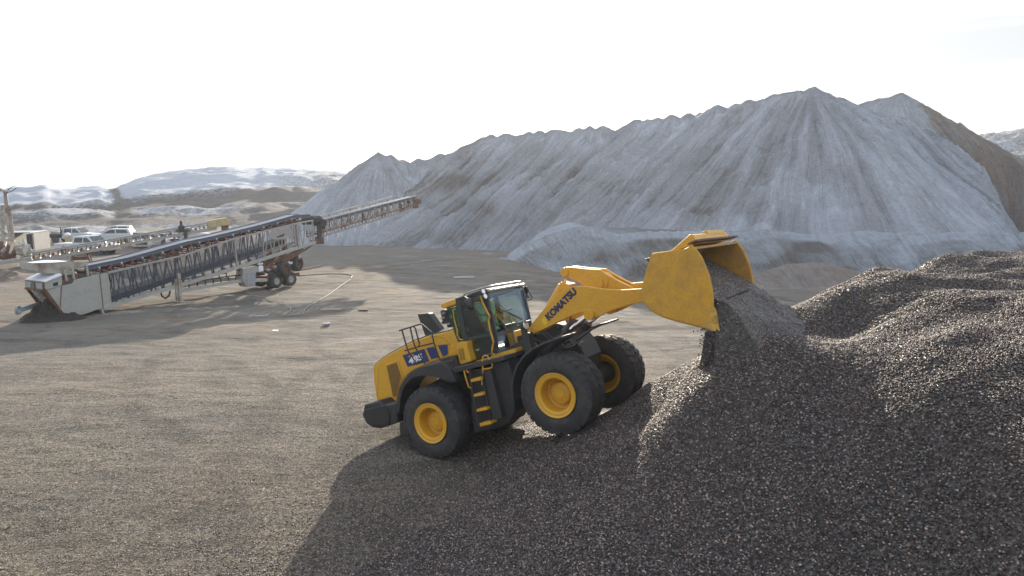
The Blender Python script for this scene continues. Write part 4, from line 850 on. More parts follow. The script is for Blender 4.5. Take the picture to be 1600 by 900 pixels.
# ================================================================== MOBILE CONVEYOR
A0 = at_z(105, 499, 0); B0 = at_z(430, 450, 0); uang = math.atan2(B0[1]-A0[1], B0[0]-A0[0])
CF = Frame(rotm(uang, 0, 0), A0)
conv = thing('mobile_conveyor', 'long wheeled stacking conveyor with a cream tail hopper, mesh-guarded truss and extended boom', 'conveyor')
conv.matrix_world = Matrix([list(CF.M[i])+[CF.T[i]] for i in range(3)]+[[0, 0, 0, 1]])
CW = 1.75
ZT = (0, 400, 7.5); ZR = (160, 340, 6.43); ZW = (330, 320, 6.); ZB = (480, 290, 6.925)
def cpr(name, pts, ref, y0, y1, mat, y=None, bevel=.012, parent=None):
    return MB().prism(CF.xz(pts, y if y is not None else y0, *ref), y0, y1).build(name, mat, parent or conv, bevel=bevel)
def cp3(pts, y, ref): return CF.p3(pts, y, *ref)
# tail
for y0 in (0, CW-.05):
    cpr('tail_panel', [(548, 402), (720, 352), (850, 322), (872, 280), (1165, 214), (1268, 194), (1312, 566), (1212, 602), (1000, 680), (790, 728)], ZT, y0, y0+.05, 'cream', y=0)
    cpr('edge_strip', [(530, 405), (550, 402), (792, 730), (755, 738)], ZT, y0-.02, y0+.07, 'rust', y=0)
for a, b in (((722, 352), (706, 600)), ((1168, 214), (1210, 600))):
    MB().bar(*cp3([a, b], -.012, ZT), .02, .03).build('panel_seam', 'rust', conv)
MB().add(cp3([(546, 402), (775, 728), (1212, 602), (1268, 200)], .15, ZT)+cp3([(546, 402), (775, 728), (1212, 602), (1268, 200)], CW-.15, ZT), [(0, 1, 5, 4), (1, 2, 6, 5), (2, 3, 7, 6)]).build('tail_pan', 'rust', conv)
hb = cpr('tail_hood', [(528, 308), (712, 238), (728, 266), (722, 345), (545, 398), (524, 370)], ZT, -.02, CW+.02, 'cream', y=0)
cpr('vent', [(616, 318), (676, 302), (680, 345), (622, 356)], ZT, -.03, .05, 'dark', y=0, parent=hb)
a = CF.xz([(515, 300), (712, 204), (725, 230), (530, 306)], 0, *ZT)
MB().prism(a, -.06, CW+.06).build('snow_cover', 'snow', hb, bevel=.02)
# tail end face: windows and posts
tf0 = CF.xz([(524, 312)], 0, *ZT)[0]; tf1 = CF.xz([(524, 402)], 0, *ZT)[0]; tf2 = CF.xz([(775, 735)], 0, *ZT)[0]
MB().box((tf0[0]-.02, CW/2, (tf0[1]+tf1[1])/2), (.04, CW, tf0[1]-tf1[1])).build('end_plate', 'rust', conv, bevel=.01)
for y0, y1 in ((.15, .72), (1.12, 1.65)):
    MB().box((tf0[0]-.05, (y0+y1)/2, (tf0[1]+tf1[1])/2), (.03, y1-y0, (tf0[1]-tf1[1])*.8)).build('end_window', 'panel', conv, bevel=.005)
MB().bar((tf0[0]-.05, .92, tf0[1]), (tf1[0]-.05, .92, tf1[1]), .06, .26).bar((tf1[0]-.05, .92, tf1[1]), ((tf1[0]*.4+tf2[0]*.6), .72, tf1[1]*.4+tf2[1]*.6), .06, .26).build('end_post', 'cream_rust', conv, bevel=.01)
MB().bar((tf1[0], CW-.03, tf1[1]), (tf2[0], CW-.03, tf2[1]), .1, .08).bar((tf1[0], .03, tf1[1]), (tf2[0], .03, tf2[1]), .1, .1).bar((tf1[0]-.03, 0, tf1[1]-.02), (tf1[0]-.03, CW, tf1[1]-.02), .08, .08).build('tail_frame', 'rust', conv, bevel=.01)
MB().add([(tf1[0]+.12, .05, tf1[1]), (tf1[0]+.12, CW-.05, tf1[1]), (tf2[0]+.15, CW-.05, tf2[1]), (tf2[0]+.15, .05, tf2[1])], [(0, 1, 2, 3)]).build('end_chute', 'rust', conv)
# hitch tongue
h0 = at(31, 484, 31.5); h1 = at(62, 475, 33.2)
tf = MB(); l0 = CF.M.T @ (h0-CF.T); l1 = CF.M.T @ (h1-CF.T); tf.bar(l1+(l1-l0)*.25, l0, .16, .22)
dv = Vector(l0)-Vector(l1); dv.normalize(); cc = Vector(l0)+dv*.12
for k in range(16):
    a = 2*math.pi*k/16; b = 2*math.pi*(k+1)/16; r = .17; nx = dv; nz_ = Vector((0, 0, 1))
    tf.bar(cc+nx*r*math.cos(a)+nz_*r*math.sin(a), cc+nx*r*math.cos(b)+nz_*r*math.sin(b), .1, .08)
tf.build('tow_hitch', 'panel', conv)
# feed trough above the tail
tr = cpr('feed_trough', [(388, 82), (720, 76), (1022, 62), (1030, 108), (860, 165), (722, 205), (505, 206), (405, 170)], ZT, .25, .31, 'cream_rust', y=.25)
f0 = CF.xz([(388, 82), (1022, 62), (1030, 108), (505, 206), (405, 170)], .25, *ZT)
MB().prism(CF.xz([(388, 82), (720, 76), (1022, 62), (1030, 108), (722, 205), (505, 206), (405, 170)], .25, *ZT), 1.45, 1.51).build('trough_side', 'cream_rust', tr, bevel=.01)
MB().add([(f0[0][0], .31, f0[0][1]), (f0[0][0], 1.45, f0[0][1]), (f0[4][0], 1.45, f0[4][1]), (f0[4][0], .31, f0[4][1]), (f0[3][0], .31, f0[3][1]), (f0[3][0], 1.45, f0[3][1]), (f0[2][0], .31, f0[2][1]), (f0[2][0], 1.45, f0[2][1])], [(0, 1, 2, 3), (3, 2, 5, 4), (4, 5, 7, 6)]).build('trough_floor', 'cream', tr)
sn = MB(); g = np.linspace(0, 1, 12)
vs = [(f0[0][0]+.05+(f0[1][0]-f0[0][0])*.62*a, .33+1.1*b, f0[0][1]-.06+.08*math.sin(math.pi*min(1, a*1.0))*math.sin(math.pi*b)**.6) for a in g for b in g]
sn.add(vs, [(i*12+j, i*12+j+1, i*12+j+13, i*12+j+12) for i in range(11) for j in range(11)]); sn.build('snow_heap', 'snow', tr, smooth=True)
for q in (((758, 168), (780, 292)), ((848, 140), (868, 272)), ((1012, 106), (1032, 232))):
    MB().bar(*cp3(q, .2, ZT), .09, .09).build('support_post', 'cream', conv, bevel=.01)
# chords
topc = cp3([(1268, 196)], 0, ZT)+cp3([(820, 378)], 0, ZR)+cp3([(215, 318), (770, 182), (955, 146)], 0, ZW)
botc = cp3([(1210, 612)], 0, ZT)+cp3([(470, 765), (740, 692), (1286, 522)], 0, ZR)+cp3([(500, 505), (975, 350)], 0, ZW)
def lerp_line(P, u):
    xs_ = [p[0] for p in P]; return (u, np.interp(u, xs_, [p[2] for p in P]))
U0, U1 = topc[0][0], topc[-1][0]; UB1 = botc[-1][0]
for y in (0., CW):
    m = MB()
    for a, b in zip(topc[:-1], topc[1:]): m.bar((a[0], y, a[2]), (b[0], y, b[2]), .10, .09)
    m.build('top_chord', 'greysteel', conv, bevel=.01)
    m = MB()
    for a, b in zip(botc[:-1], botc[1:]): m.bar((a[0], y, a[2]), (b[0], y, b[2]), .16, .20)
    m.build('bottom_chord', 'cream', conv, bevel=.01)
UG = cp3([(485, 270)], 0, ZW)[0][0]       # where the guard ends
nd = 22
for y in (0., CW):
    for k in range(nd):
        ua = U0+(U1-U0)*k/nd; ub = U0+(U1-U0)*(k+.5)/nd; uc = U0+(U1-U0)*(k+1)/nd
        z0 = lerp_line(botc, ub)[1]; m = MB().bar((ua, y+.03, lerp_line(topc, ua)[1]), (ub, y+.03, z0), .045, .045).bar((ub, y+.03, z0), (uc, y+.03, lerp_line(topc, uc)[1]), .045, .045)
        m.build('truss_brace', 'greysteel' if ua > UG-.5 else 'dark', conv)
    for a, b, w_ in (((215, 318), (240, 588), .10), ((480, 262), (490, 508), .06), ((772, 182), (792, 180+230), .08), ((800, 176), (818, 400), .18), ((945, 150), (955, 350), .09)):
        P = cp3([a, b], 0, ZW); MB().bar((P[0][0], y-.02, P[0][2]), (P[1][0], y-.02, P[1][2]), w_, w_).build('upright', 'greysteel', conv, bevel=.01)
    for k in range(1, 8):
        u = U0+(UG-U0)*k/8; MB().bar((u, y+.0, lerp_line(topc, u)[1]), (u, y+.0, lerp_line(botc, u)[1]), .05, .05).build('upright', 'dark', conv)
    q = [U0+.05]+list(np.linspace(U0, UG, 9)[1:-1])+[UG]
    v = [(u, y-.045, lerp_line(topc, u)[1]-.05) for u in q]+[(u, y-.045, lerp_line(botc, u)[1]+.08) for u in q]; n = len(q)
    MB().add(v, [(i, i+1, n+i+1, n+i) for i in range(n-1)]).build('mesh_guard', 'guard', conv)
# catwalk cross members, inner return belt (dark)
lower = [(U0+.1, .3, lerp_line(botc, U0+.1)[1]+.12), (UG+2.0, .3, lerp_line(botc, UG+2)[1]+.5)]
m = MB(); m.add([lower[0], lower[1], (lower[1][0], CW-.3, lower[1][2]), (lower[0][0], CW-.3, lower[0][2])], [(0, 1, 2, 3)]); m.box(((lower[0][0]+lower[1][0])/2, .3, (lower[0][2]+lower[1][2])/2), (.01, .01, .01)); 
MB().prism([(lower[0][0], lower[0][2]-.05), (lower[1][0], lower[1][2]-.05), (lower[1][0], lower[1][2]+.25), (lower[0][0], lower[0][2]+.25)], .35, CW-.35).build('return_belt', 'dark', conv)
oval = cp3([(655, 272)], -.03, ZW)[0]; P = [(oval[0]+.0+.95*math.cos(a)*1., oval[2]+.36*math.sin(a)+.06*math.cos(a)) for a in np.linspace(0, 2*math.pi, 24, endpoint=False)]
ov = MB().prism(P, -.07, -.03).build('motor_cover', 'greysteel', conv, bevel=.01)
cpr('cover_opening', [(612, 300), (690, 268), (682, 292), (655, 302), (620, 308)], ZW, -.085, -.06, 'dark', y=-.07, parent=ov)
# belt line
by_ = .32
belt_pts = cp3([(1025, 118), (1500, 22)], by_, ZT)+cp3([(860, 240)], by_, ZR)+cp3([(0, 300), (450, 192), (785, 98), (930, 92)], by_, ZW)
B_u = [p[0] for p in belt_pts]; B_z = [p[2] for p in belt_pts]
bl = CF.xz([(1020, 122)], by_, *ZT)
m = MB(); m.strip([(u, z+.02) for u, z in zip(B_u, B_z)], [(u, z-.20) for u, z in zip(B_u, B_z)], by_, by_+.05); m.build('belt_skirt', 'belt', conv)
m = MB(); m.strip([(u, z+.02) for u, z in zip(B_u, B_z)], [(u, z-.20) for u, z in zip(B_u, B_z)], CW-by_-.05, CW-by_); m.build('belt_skirt', 'belt', conv)
m = MB(); m.strip([(u, z-.02) for u, z in zip(B_u, B_z)], [(u, z-.06) for u, z in zip(B_u, B_z)], by_, CW-by_); m.build('belt', 'belt', conv)
nr = 27
for k in range(nr):
    u = B_u[0]-1.2+(B_u[-1]-B_u[0]+.6)*k/nr; zb2 = np.interp(u, B_u, B_z)-.16 if u > B_u[0] else B_z[0]-.16-(B_u[0]-u)*.13
    zt2 = lerp_line(topc, max(u, U0))[1]
    rb_ = MB()
    for y in (.18, CW-.18): rb_.bar((u, y, max(min(zt2, zb2-.3)+.02, zb2-.42)), (u, y+(.05 if y < 1 else -.05), zb2-.08), .06, .05)
    rb_.bar((u, .18, zb2-.22), (u, CW-.18, zb2-.22), .06, .06); o = rb_.build('roller_bracket', 'red', conv)
    MB().tube([(u, .22, zb2-.02), (u, .62, zb2-.16), (u, CW-.62, zb2-.16), (u, CW-.22, zb2-.02)], .055, 8).build('roller', 'steel' if k % 2 else 'rust', o)
m = MB()
for k in range(44):
    u = U0+(U1-U0)*(k+.5)/44; m.bar((u, 0, lerp_line(topc, u)[1]-.02), (u, CW, lerp_line(topc, u)[1]-.02), .06, .05)
m.build('cross_bars', 'dark', conv)
# head pulley and drive
hp = cp3([(1000, 150)], .3, ZW)[0]
MB().tube([(hp[0], .2, hp[2]), (hp[0], CW-.2, hp[2])], .36, 22).build('head_pulley', 'dark', conv, smooth='auto')
m = MB(); m.box((hp[0]-.3, .12, hp[2]+.1), (.7, .2, .35)).box((hp[0]+.25, .1, hp[2]-.2), (.5, .2, .6), Matrix.Rotation(.4, 3, 'Y')).box((hp[0]-.1, .1, hp[2]-.75), (.35, .15, .9)).build('drive_unit', 'dark', conv, bevel=.03)
MB().box((hp[0]-1.25, -.04, hp[2]-.42), (.75, .06, .42)).build('control_panel', 'panel', conv, bevel=.02)
gm = cp3([(1000, 350)], 0, ZW)[0]; MB().box((gm[0], .2, gm[2]), (.8, .5, .3)).box((gm[0]+.35, .2, gm[2]+.1), (.3, .6, .5)).tube([(gm[0]-.3, .5, gm[2]-.2), (gm[0]+.4, .1, gm[2]+.3)], .13).build('gearbox', 'rust', conv, bevel=.03)
# extension boom
ey0, ey1 = .25, 1.45
bt_ = cp3([(130, 380), (1180, 112)], ey0, ZB); bb_ = cp3([(130, 560), (1190, 240)], ey0, ZB)
boom = MB().bar((bt_[0][0], ey0, bt_[0][2]), (bt_[1][0], ey0, bt_[1][2]), .09, .09).build('boom_rail', 'steel', conv)
MB().bar((bt_[0][0], ey1, bt_[0][2]), (bt_[1][0]-1.5, ey1, bt_[1][2]-.02), .09, .09).build('boom_rail', 'steel', conv)
for y in (ey0, ey1): MB().bar((bb_[0][0], y, bb_[0][2]), (bb_[1][0], y, bb_[1][2]), .10, .12).build('boom_chord', 'greysteel', conv)
MB().prism([(bt_[0][0], bt_[0][2]-.06), (bt_[1][0], bt_[1][2]-.06), (bt_[1][0], bt_[1][2]-.16), (bt_[0][0], bt_[0][2]-.16)], ey0+.12, ey1-.12).build('belt', 'belt', conv)
MB().prism([(bb_[0][0], bb_[0][2]+.2), (bb_[1][0], bb_[1][2]+.2), (bb_[1][0], bb_[1][2]+.27), (bb_[0][0], bb_[0][2]+.27)], ey0+.2, ey1-.2).build('return_belt', 'rust', conv)
n = 15
for k in range(n+1):
    t = k/n; a = np.array(bt_[0])*(1-t)+np.array(bt_[1])*t; b = np.array(bb_[0])*(1-t)+np.array(bb_[1])*t
    for y in (ey0, ey1):
        m = MB().bar((a[0], y, a[2]), (b[0], y, b[2]), .06, .06)
        if k < n:
            t2 = (k+.5)/n; c = np.array(bb_[0])*(1-t2)+np.array(bb_[1])*t2; m.bar((a[0], y, a[2]-.1), (c[0], y, c[2]), .035, .035)
            t3 = (k+1)/n; c2 = np.array(bt_[0])*(1-t3)+np.array(bt_[1])*t3; m.bar((c[0], y, c[2]), (c2[0], y, c2[2]-.1), .035, .035)
        m.build('boom_brace', 'greysteel' if k % 3 else 'rust', conv)
    MB().tube([(a[0], ey0+.1, a[2]-.22), (a[0], ey1-.1, a[2]-.22)], .07, 8).build('roller', 'steel', conv)
    if k % 2 == 0: MB().box((a[0]+.2, ey0+.1, (a[2]+b[2])/2-.0), (.32, .14, .3)).build('roller_bracket', 'steel' if k % 4 else 'rust', conv, bevel=.02)
e_ = cp3([(1212, 172)], ey0, ZB)[0]
MB().tube([(e_[0], ey0+.05, e_[2]), (e_[0], ey1-.05, e_[2])], .22, 16).box((e_[0]-.2, ey0-.02, e_[2]), (.7, .1, .22)).box((e_[0]-.5, ey0, e_[2]-.35), (.6, .12, .4)).build('end_pulley', 'rust', conv)
for p, h in (((212, 552), 55), ((325, 520), 42), ((372, 508), 48), ((512, 465), 52), ((640, 428), 62), ((765, 388), 55), ((612, 440), 30), ((740, 392), 25)):
    a = cp3([p], .25, ZB)[0]; L = h/6.925/1067*47
    MB().tube([(a[0], .25, a[2]+.06), (a[0]+.05, .25, a[2]-L*.5), (a[0]+.02, .25, a[2]-L)], [.06, .045, .008], 7).build('icicle', 'ice', conv)
# undercarriage
for y in (.1, CW-.1):
    m = MB(); P = cp3([(790, 735), (1286, 650)], y if y < 1 else .1, ZR)+cp3([(300, 712), (520, 705)], .1, ZW)
    P = [(p[0], y, max(.35, p[2])) for p in P]
    for a, b in zip(P[:-1], P[1:]): m.bar(a, b, .14, .2)
    m.build('lower_beam', 'cream', conv)
    P = [(p[0], y, p[2]+.38) for p in P[:-1]]; m = MB()
    for a, b in zip(P[:-1], P[1:]): m.bar(a, b, .07, .07)
    for k in range(9):
        t = k/8; m.bar((P[0][0]*(1-t)+P[-1][0]*t, y, P[0][2]*(1-t)+P[-1][2]*t), (P[0][0]*(1-t)+P[-1][0]*t, y, P[0][2]*(1-t)+P[-1][2]*t-.35), .05, .05)
    m.build('lower_rail', 'dark', conv)
P = cp3([(762, 560), (770, 800)], -.06, ZR); m = MB().bar((P[0][0], -.08, P[0][2]), (P[0][0], -.08, 0.02), .16, .16).bar((P[0][0]-.17, -.05, P[0][2]-.3), (P[0][0]-.17, -.05, .1), .12, .12); m.box((P[0][0], -.08, .03), (.4, .3, .05)); m.build('jack_leg', 'cream_rust', conv, bevel=.01)
P = cp3([(1205, 602), (1215, 680)], 0, ZT); MB().bar((P[0][0], .05, P[0][2]), (P[0][0], .05, max(0.02, P[1][2]-.05)), .12, .12).bar((P[0][0]+.2, .05, P[0][2]+.05), (P[0][0]+.2, .05, .1), .06, .06).build('jack_leg', 'cream', conv)
MB().tube(cp3([(582, 735), (598, 790), (635, 812), (668, 785), (682, 735)], .0, ZR), .05, 8).build('hanging_hose', 'dark', conv, smooth='auto')
m = MB()
for k in range(9):
    u = U0+.6+(UG-U0-1)*k/9; m.box((u, -.05, lerp_line(botc, u)[1]+.12), (.07, .06, .2))
m.build('clamps', 'greysteel', conv)
# cabinet
cb = cpr('cabinet', [(300, 600), (425, 572), (450, 600), (420, 640), (415, 760), (335, 770), (300, 720)], ZW, -.15, .5, 'greysteel', y=-.15)
cpr('cabinet_door', [(332, 640), (412, 622), (412, 742), (340, 766)], ZW, -.19, -.14, 'panel', y=-.17, parent=cb)
# braces
for a, b, w_, mt in (((505, 590), (700, 455), .14, 'rust'), ((560, 560), (640, 470), .07, 'greysteel'), ((620, 560), (850, 412), .3, 'rust'), ((790, 480), (935, 385), .07, 'dark'), ((820, 510), (940, 380), .07, 'greysteel'), ((520, 560), (650, 640), .16, 'rust'), ((480, 640), (500, 520), .14, 'rust'), ((560, 620), (760, 560), .1, 'dark'), ((240, 600), (300, 640), .1, 'rust'), ((650, 720), (700, 650), .14, 'greysteel')):
    P = cp3([a, b], .2, ZW); MB().bar(P[0], P[1], w_, w_).build('brace', mt, conv); MB().bar((P[0][0], CW-.2, P[0][2]), (P[1][0], CW-.2, P[1][2]), w_, w_).build('brace', mt, conv)
MB().box((cp3([(560, 640)], .5, ZW)[0][0], CW/2, .62), (1.2, CW-.2, .3)).box((cp3([(700, 640)], .5, ZW)[0][0], CW/2, .6), (2.6, .5, .25)).build('axle_beam', 'rust', conv, bevel=.02)
bx_ = cp3([(470, 600)], -.1, ZW)[0]
MB().box((bx_[0], -.05, bx_[2]), (.35, .1, .35)).box((bx_[0]+.1, .1, bx_[2]+.3), (.4, .1, .12)).build('snow_patch', 'snow', conv, bevel=.03)
def truck_wheel(parent, c, ang, r=.5, w_=.27, rimmat='cream', name='wheel', twin=False):
    e = bpy.data.objects.new(name, None); C.objects.link(e); e.parent = parent; e.location = c; e.rotation_euler = (0, 0, ang)
    h = w_/2; t = MB().lathe([(r*.52, -h*.8), (r*.60, -h), (r*.86, -h*1.05), (r*.97, -h*.8), (r, -h*.45), (r, h*.45), (r*.97, h*.8), (r*.86, h*1.05), (r*.60, h), (r*.52, h*.8)], seg=32)
    for k in range(28):
        a = 2*math.pi*k/28
        for y in (-h*.4, h*.4): t.box((r*math.cos(a), y, r*math.sin(a)), (.03, h*.6, .06), Matrix.Rotation(-a, 3, 'Y'))
    t.build('tyre', 'rubber', e, smooth='auto')
    MB().lathe([(r*.54, -h*.75), (r*.50, -h*.9), (r*.46, -h*.5), (r*.34, -h*.15), (r*.2, -h*.1), (r*.18, -h*.5), (0, -h*.5)], seg=28).build('rim', rimmat, e, smooth='auto')
    return e
for (px, py), r in (((430.5, 438.5), .46), ((453, 434.5), .46)):
    p = CF.loc(px, py, .02)
    for y in (.0, .34, CW-.34, CW): truck_wheel(conv, (p[0], y, r), 0, r)
p = CF.loc(443.5, 420, -.15); truck_wheel(conv, (p[0], -.15, p[2]), .1, .50, .45, 'rust', 'swing_wheel')
p = CF.loc(463, 411.5, .55); truck_wheel(conv, (p[0], .55, p[2]), .25, .52, .5, 'rust', 'swing_wheel')
P = cp3([(443, 418), (464, 408)], .3, (0, 0, 1.)); MB().bar(P[0], (P[1][0], .6, P[1][2]), .3, .16).build('snow_patch', 'snow', conv, bevel=.03)
# spilled rubble under the tail
def rubble(name, c, rx, ry, h, label, cat, seed=0, mat='rubble', group=None):
    n = 60; g = np.linspace(-1.2, 1.2, n); X, Y = np.meshgrid(g, g); r = np.hypot(X, Y)*(1+.4*(fbm(X*2+seed, Y*2, seed)-.5))
    z = h*np.clip(1.05-r, -.12, 2)**1.0+(fbm(X*5, Y*5, seed+3, 4)-.5)*h*.7*np.clip(1.2-r, 0, 1)
    o = grid_mesh(name, X*rx, Y*ry, z, mat, uv=(X, Y), attrs={'frost': np.full_like(z, -.4)}, keep=z > -h*.1); o.location = c; return tag(o, label, cat)
M['rubble'] = pile_mat('wet_rubble', (.075, .062, .055), (.14, .125, .12), -.2, .3)
z0 = at_z(72, 500, 0); rubble('rubble_heap', (z0[0], z0[1]+.3, -.02), 1.25, .9, 1.15, 'dark wet rubble spilled under the tail of the long conveyor', 'rubble', 5)
z0 = at_z(112, 499, 0); rubble('rubble_heap', (z0[0], z0[1]+.1, -.02), .7, .35, .35, 'flat dark clods spilled beside the near bottom corner of the conveyor tail', 'rubble', 8)

# ================================================================== SMALL CONVEYOR, CRUSHER FRAME, SHED
a_ = at(44, 403, 56.5); b_ = at(338, 351.5, 63.0); an = math.atan2(b_[1]-a_[1], b_[0]-a_[0])
SF = Frame(rotm(an, 0, 0), (a_[0], a_[1], 0)); L_ = math.hypot(b_[0]-a_[0], b_[1]-a_[1])
sm = thing('belt_conveyor', 'slim rising conveyor with pale truss and faded yellow head, behind the long one', 'conveyor', (a_[0], a_[1], 0), an)
za, zb3 = a_[2], b_[2]; zz = lambda u: za+(zb3-za)*u/L_
for y in (0, .9):
    MB().bar((-.5, y, zz(-.5)+.28), (L_, y, zz(L_)+.28), .07, .12).build('top_rail', 'greysteel', sm); MB().bar((-.5, y, zz(-.5)-.34), (L_, y, zz(L_)-.34), .08, .22).build('bottom_rail', 'greysteel', sm)
n = 21
for k in range(n):
    u = L_*k/n
    [MB().bar((u, y, zz(u)-.3), (u, y, zz(u)+.3), .09, .09).build('post', 'greysteel', sm) for y in (0, .9)]
    MB().tube([(u+.35, .05, zz(u)), (u+.35, .85, zz(u))], .11, 8).build('roller', 'rust', sm)
    MB().tube([(u+.7, .05, zz(u)-.1), (u+.7, .85, zz(u)-.1)], .09, 8).build('roller', 'steel', sm)
MB().prism([(-.6, zz(-.6)+.34), (L_, zz(L_)+.34), (L_, zz(L_)+.38), (-.6, zz(-.6)+.38)], .12, .78).build('belt', 'belt', sm)
MB().prism([(-.6, zz(-.6)+.1), (L_, zz(L_)+.1), (L_, zz(L_)+.13), (-.6, zz(-.6)+.13)], .1, .8).build('return_belt', 'dark', sm)
MB().prism([(L_-.7, zz(L_)-.25), (L_+1.2, zz(L_)-.0), (L_+1.3, zz(L_)+.35), (L_+.9, zz(L_)+.65), (L_-.7, zz(L_)+.40)], -.15, 1.05).build('head_cover', 'ochre', sm, bevel=.04)
MB().box((L_+.75, .4, zz(L_)-.5), (.6, .5, .9)).box((L_+.6, .4, zz(L_)-1.0), (.4, .3, .6)).build('discharge_chute', 'rust', sm, bevel=.03)
for px, w_ in ((121, .5), (265, .4)):
    u = L_*(px-44)/(338-44)*.97; o = MB()
    for q in (-w_, w_): o.bar((u+q, .1, zz(u)-.4), (u+q*1.5, 0, 0), .14, .14).bar((u+q, .8, zz(u)-.4), (u+q*1.5, .9, 0), .14, .14)
    o.bar((u-w_*1.3, .45, .5), (u+w_*1.3, .45, .5), .1, .3).build('support_leg', 'rust', sm)
u = L_*.80; MB().tube([(u, .4, zz(u)+.1), (u, .4, zz(u)+.9)], .12).box((u, .0, zz(u)+.2), (.5, .4, .6)).box((u+.3, -.1, zz(u)-.3), (.3, .3, .8)).build('drive_motor', 'dark', sm, bevel=.02)
MF = lambda px, py, Y=55.: at(px, py, Y)
pf = thing('pipe_frame', 'tall pale pipe gantry with a bent top and cable loop above crusher parts', 'gantry', tuple(at_z(18, 408)))
org = np.array(at_z(18, 408)); org[2] = 0; pf.location = org
def pfm(name, chains, r, mat, Y=56., seg=8):
    m = MB()
    for c in chains: m.tube([tuple(at(q[0], q[1], q[2] if len(q) > 2 else Y)-org) for q in c], r, seg)
    return m.build(name, mat, pf, smooth='auto')
pfm('bent_pipe', [[(-14, 296), (3, 296.5), (8, 299), (10.5, 322), (15, 360), (18, 396)]], .14, 'cream_rust')
pfm('cable_loop', [[(11, 302), (13, 296), (18, 292), (25, 290.5), (26, 293), (20, 298), (12, 301)]], .03, 'dark')
for P in ([(14, 322), (21, 400)], [(2, 322), (6, 372)], [(-8, 322), (-4, 408)], [(14, 322, 58), (23, 404, 58)]):
    m = MB(); q = [tuple(at(p[0], p[1], p[2] if len(p) > 2 else 56)-org) for p in P]; m.bar(q[0], q[1], .22, .22); m.build('upright', 'cream_rust', pf, bevel=.02)
for P in ([(-10, 323), (15, 322)], [(-10, 330), (14, 334)], [(-10, 372), (18, 376)], [(-6, 352), (17, 370)], [(-12, 395), (24, 392)]):
    q = [tuple(at(p[0], p[1], 56)-org) for p in P]; MB().bar(q[0], q[1], .16, .2).build('cross_beam', 'cream_rust', pf, bevel=.01)
cr_ = thing('crusher', 'cluttered rusty crusher with pipes and braces at the foot of the pipe gantry', 'crusher', tuple(at_z(26, 408))); co_ = np.array(at_z(26, 408)); cr_.location = co_
rs = random.Random(4)
for k in range(14):
    a = (rs.uniform(-4, 52), rs.uniform(376, 398)); b = (a[0]+rs.uniform(-14, 16), a[1]+rs.uniform(4, 20)); Yv = rs.uniform(54, 58)
    q = at(*a, Yv)-co_; r_ = at(b[0], b[1], Yv-.5)-co_; q[2] = max(q[2], .1); r_[2] = max(r_[2], .05)
    MB().bar(q, r_, rs.uniform(.08, .2), rs.uniform(.08, .25)).build('brace', rs.choice(['cream_rust', 'rust', 'greysteel', 'cream']), cr_)
for k in range(7):
    a = at(rs.uniform(0, 44), rs.uniform(384, 400), rs.uniform(55, 58))-co_; a[2] = max(a[2], .35); MB().box(a, (rs.uniform(.5, 1.3), .8, rs.uniform(.4, .9)), Matrix.Rotation(rs.uniform(-.5, .5), 3, 'Z')).build('machine_box', rs.choice(['rust', 'cream_rust', 'dark', 'greysteel']), cr_, bevel=.04)
a = at(8, 391, 55)-co_; MB().lathe([(0, -.4), (.6, -.4), (.75, -.3), (.75, .3), (.6, .4), (0, .4)], tuple(a), 24).build('flywheel', 'rust', cr_, smooth='auto')
MB().tube([at(36, 374, 57)-co_, at(44, 390, 56.5)-co_, at(49, 401, 56)-co_], .12).tube([at(28, 378, 57)-co_, at(40, 384, 56.5)-co_, at(46, 399, 56)-co_], .08).build('pipe', 'cream', cr_, smooth='auto')
MB().bar(at(-4, 411, 53)-co_, at(50, 404, 54)-co_, .3, .3).build('skid_beam', 'greysteel', cr_, bevel=.02)
sh = at_z(40, 391); shed = thing('storage_container', 'open grey shed-like container with a pale roof edge, left of the flatbed truck', 'container', tuple(sh), .15)
kk = sh[1]/1067
MB().box((-1.2, 1.6, 27*kk/2), (.1, 3.2, 27*kk)).box((13*kk, 0, 27*kk/2), (.15, .15, 27*kk)).box((13*kk, 1.6, 27*kk/2), (.12, 3.2, 27*kk)).build('wall', 'greysteel', shed)
MB().box((6*kk, 3.2, 27*kk/2), (14*kk, .12, 27*kk)).build('back_wall', 'dark', shed)
MB().box((8*kk, .04, 25*kk/2), (10*kk, .08, 25*kk)).build('wall_panel', 'dark', shed)
MB().box((-8*kk, 1.2, 28.0*kk), (42*kk, 3.6, 1.2*kk)).build('roof', 'cream', shed, bevel=.05)

# ================================================================== VEHICLES
def car_body(kind):
    """side profile in (x,z), forward +x; returns body, greenhouse and window outlines"""
    if kind == 'suv':
        body = [(-2.3, .45), (-2.32, .95), (-2.25, 1.08), (1.2, 1.10), (2.0, 1.02), (2.3, .88), (2.36, .5), (2.25, .35), (-2.2, .35)]; gh = [(-2.2, 1.06), (-1.95, 1.68), (-.2, 1.74), (.3, 1.68), (1.15, 1.08)]; L = (-1.4, 1.45)
    elif kind == 'sedan':
        body = [(-2.25, .45), (-2.28, .9), (-1.6, 1.0), (1.0, .98), (1.95, .85), (2.2, .7), (2.25, .42), (2.1, .3), (-2.1, .3)]; gh = [(-1.7, .98), (-.95, 1.38), (.1, 1.42), (.95, .96)]; L = (-1.35, 1.4)
    else:
        body = [(-2.9, .6), (-2.92, 1.12), (1.55, 1.16), (2.55, 1.10), (2.8, 1.0), (2.85, .55), (2.7, .42), (-2.8, .5)]; gh = [(-.95, 1.14), (-.85, 1.82), (.75, 1.86), (1.5, 1.14)]; L = (-1.75, 1.85)
    return body, gh, L
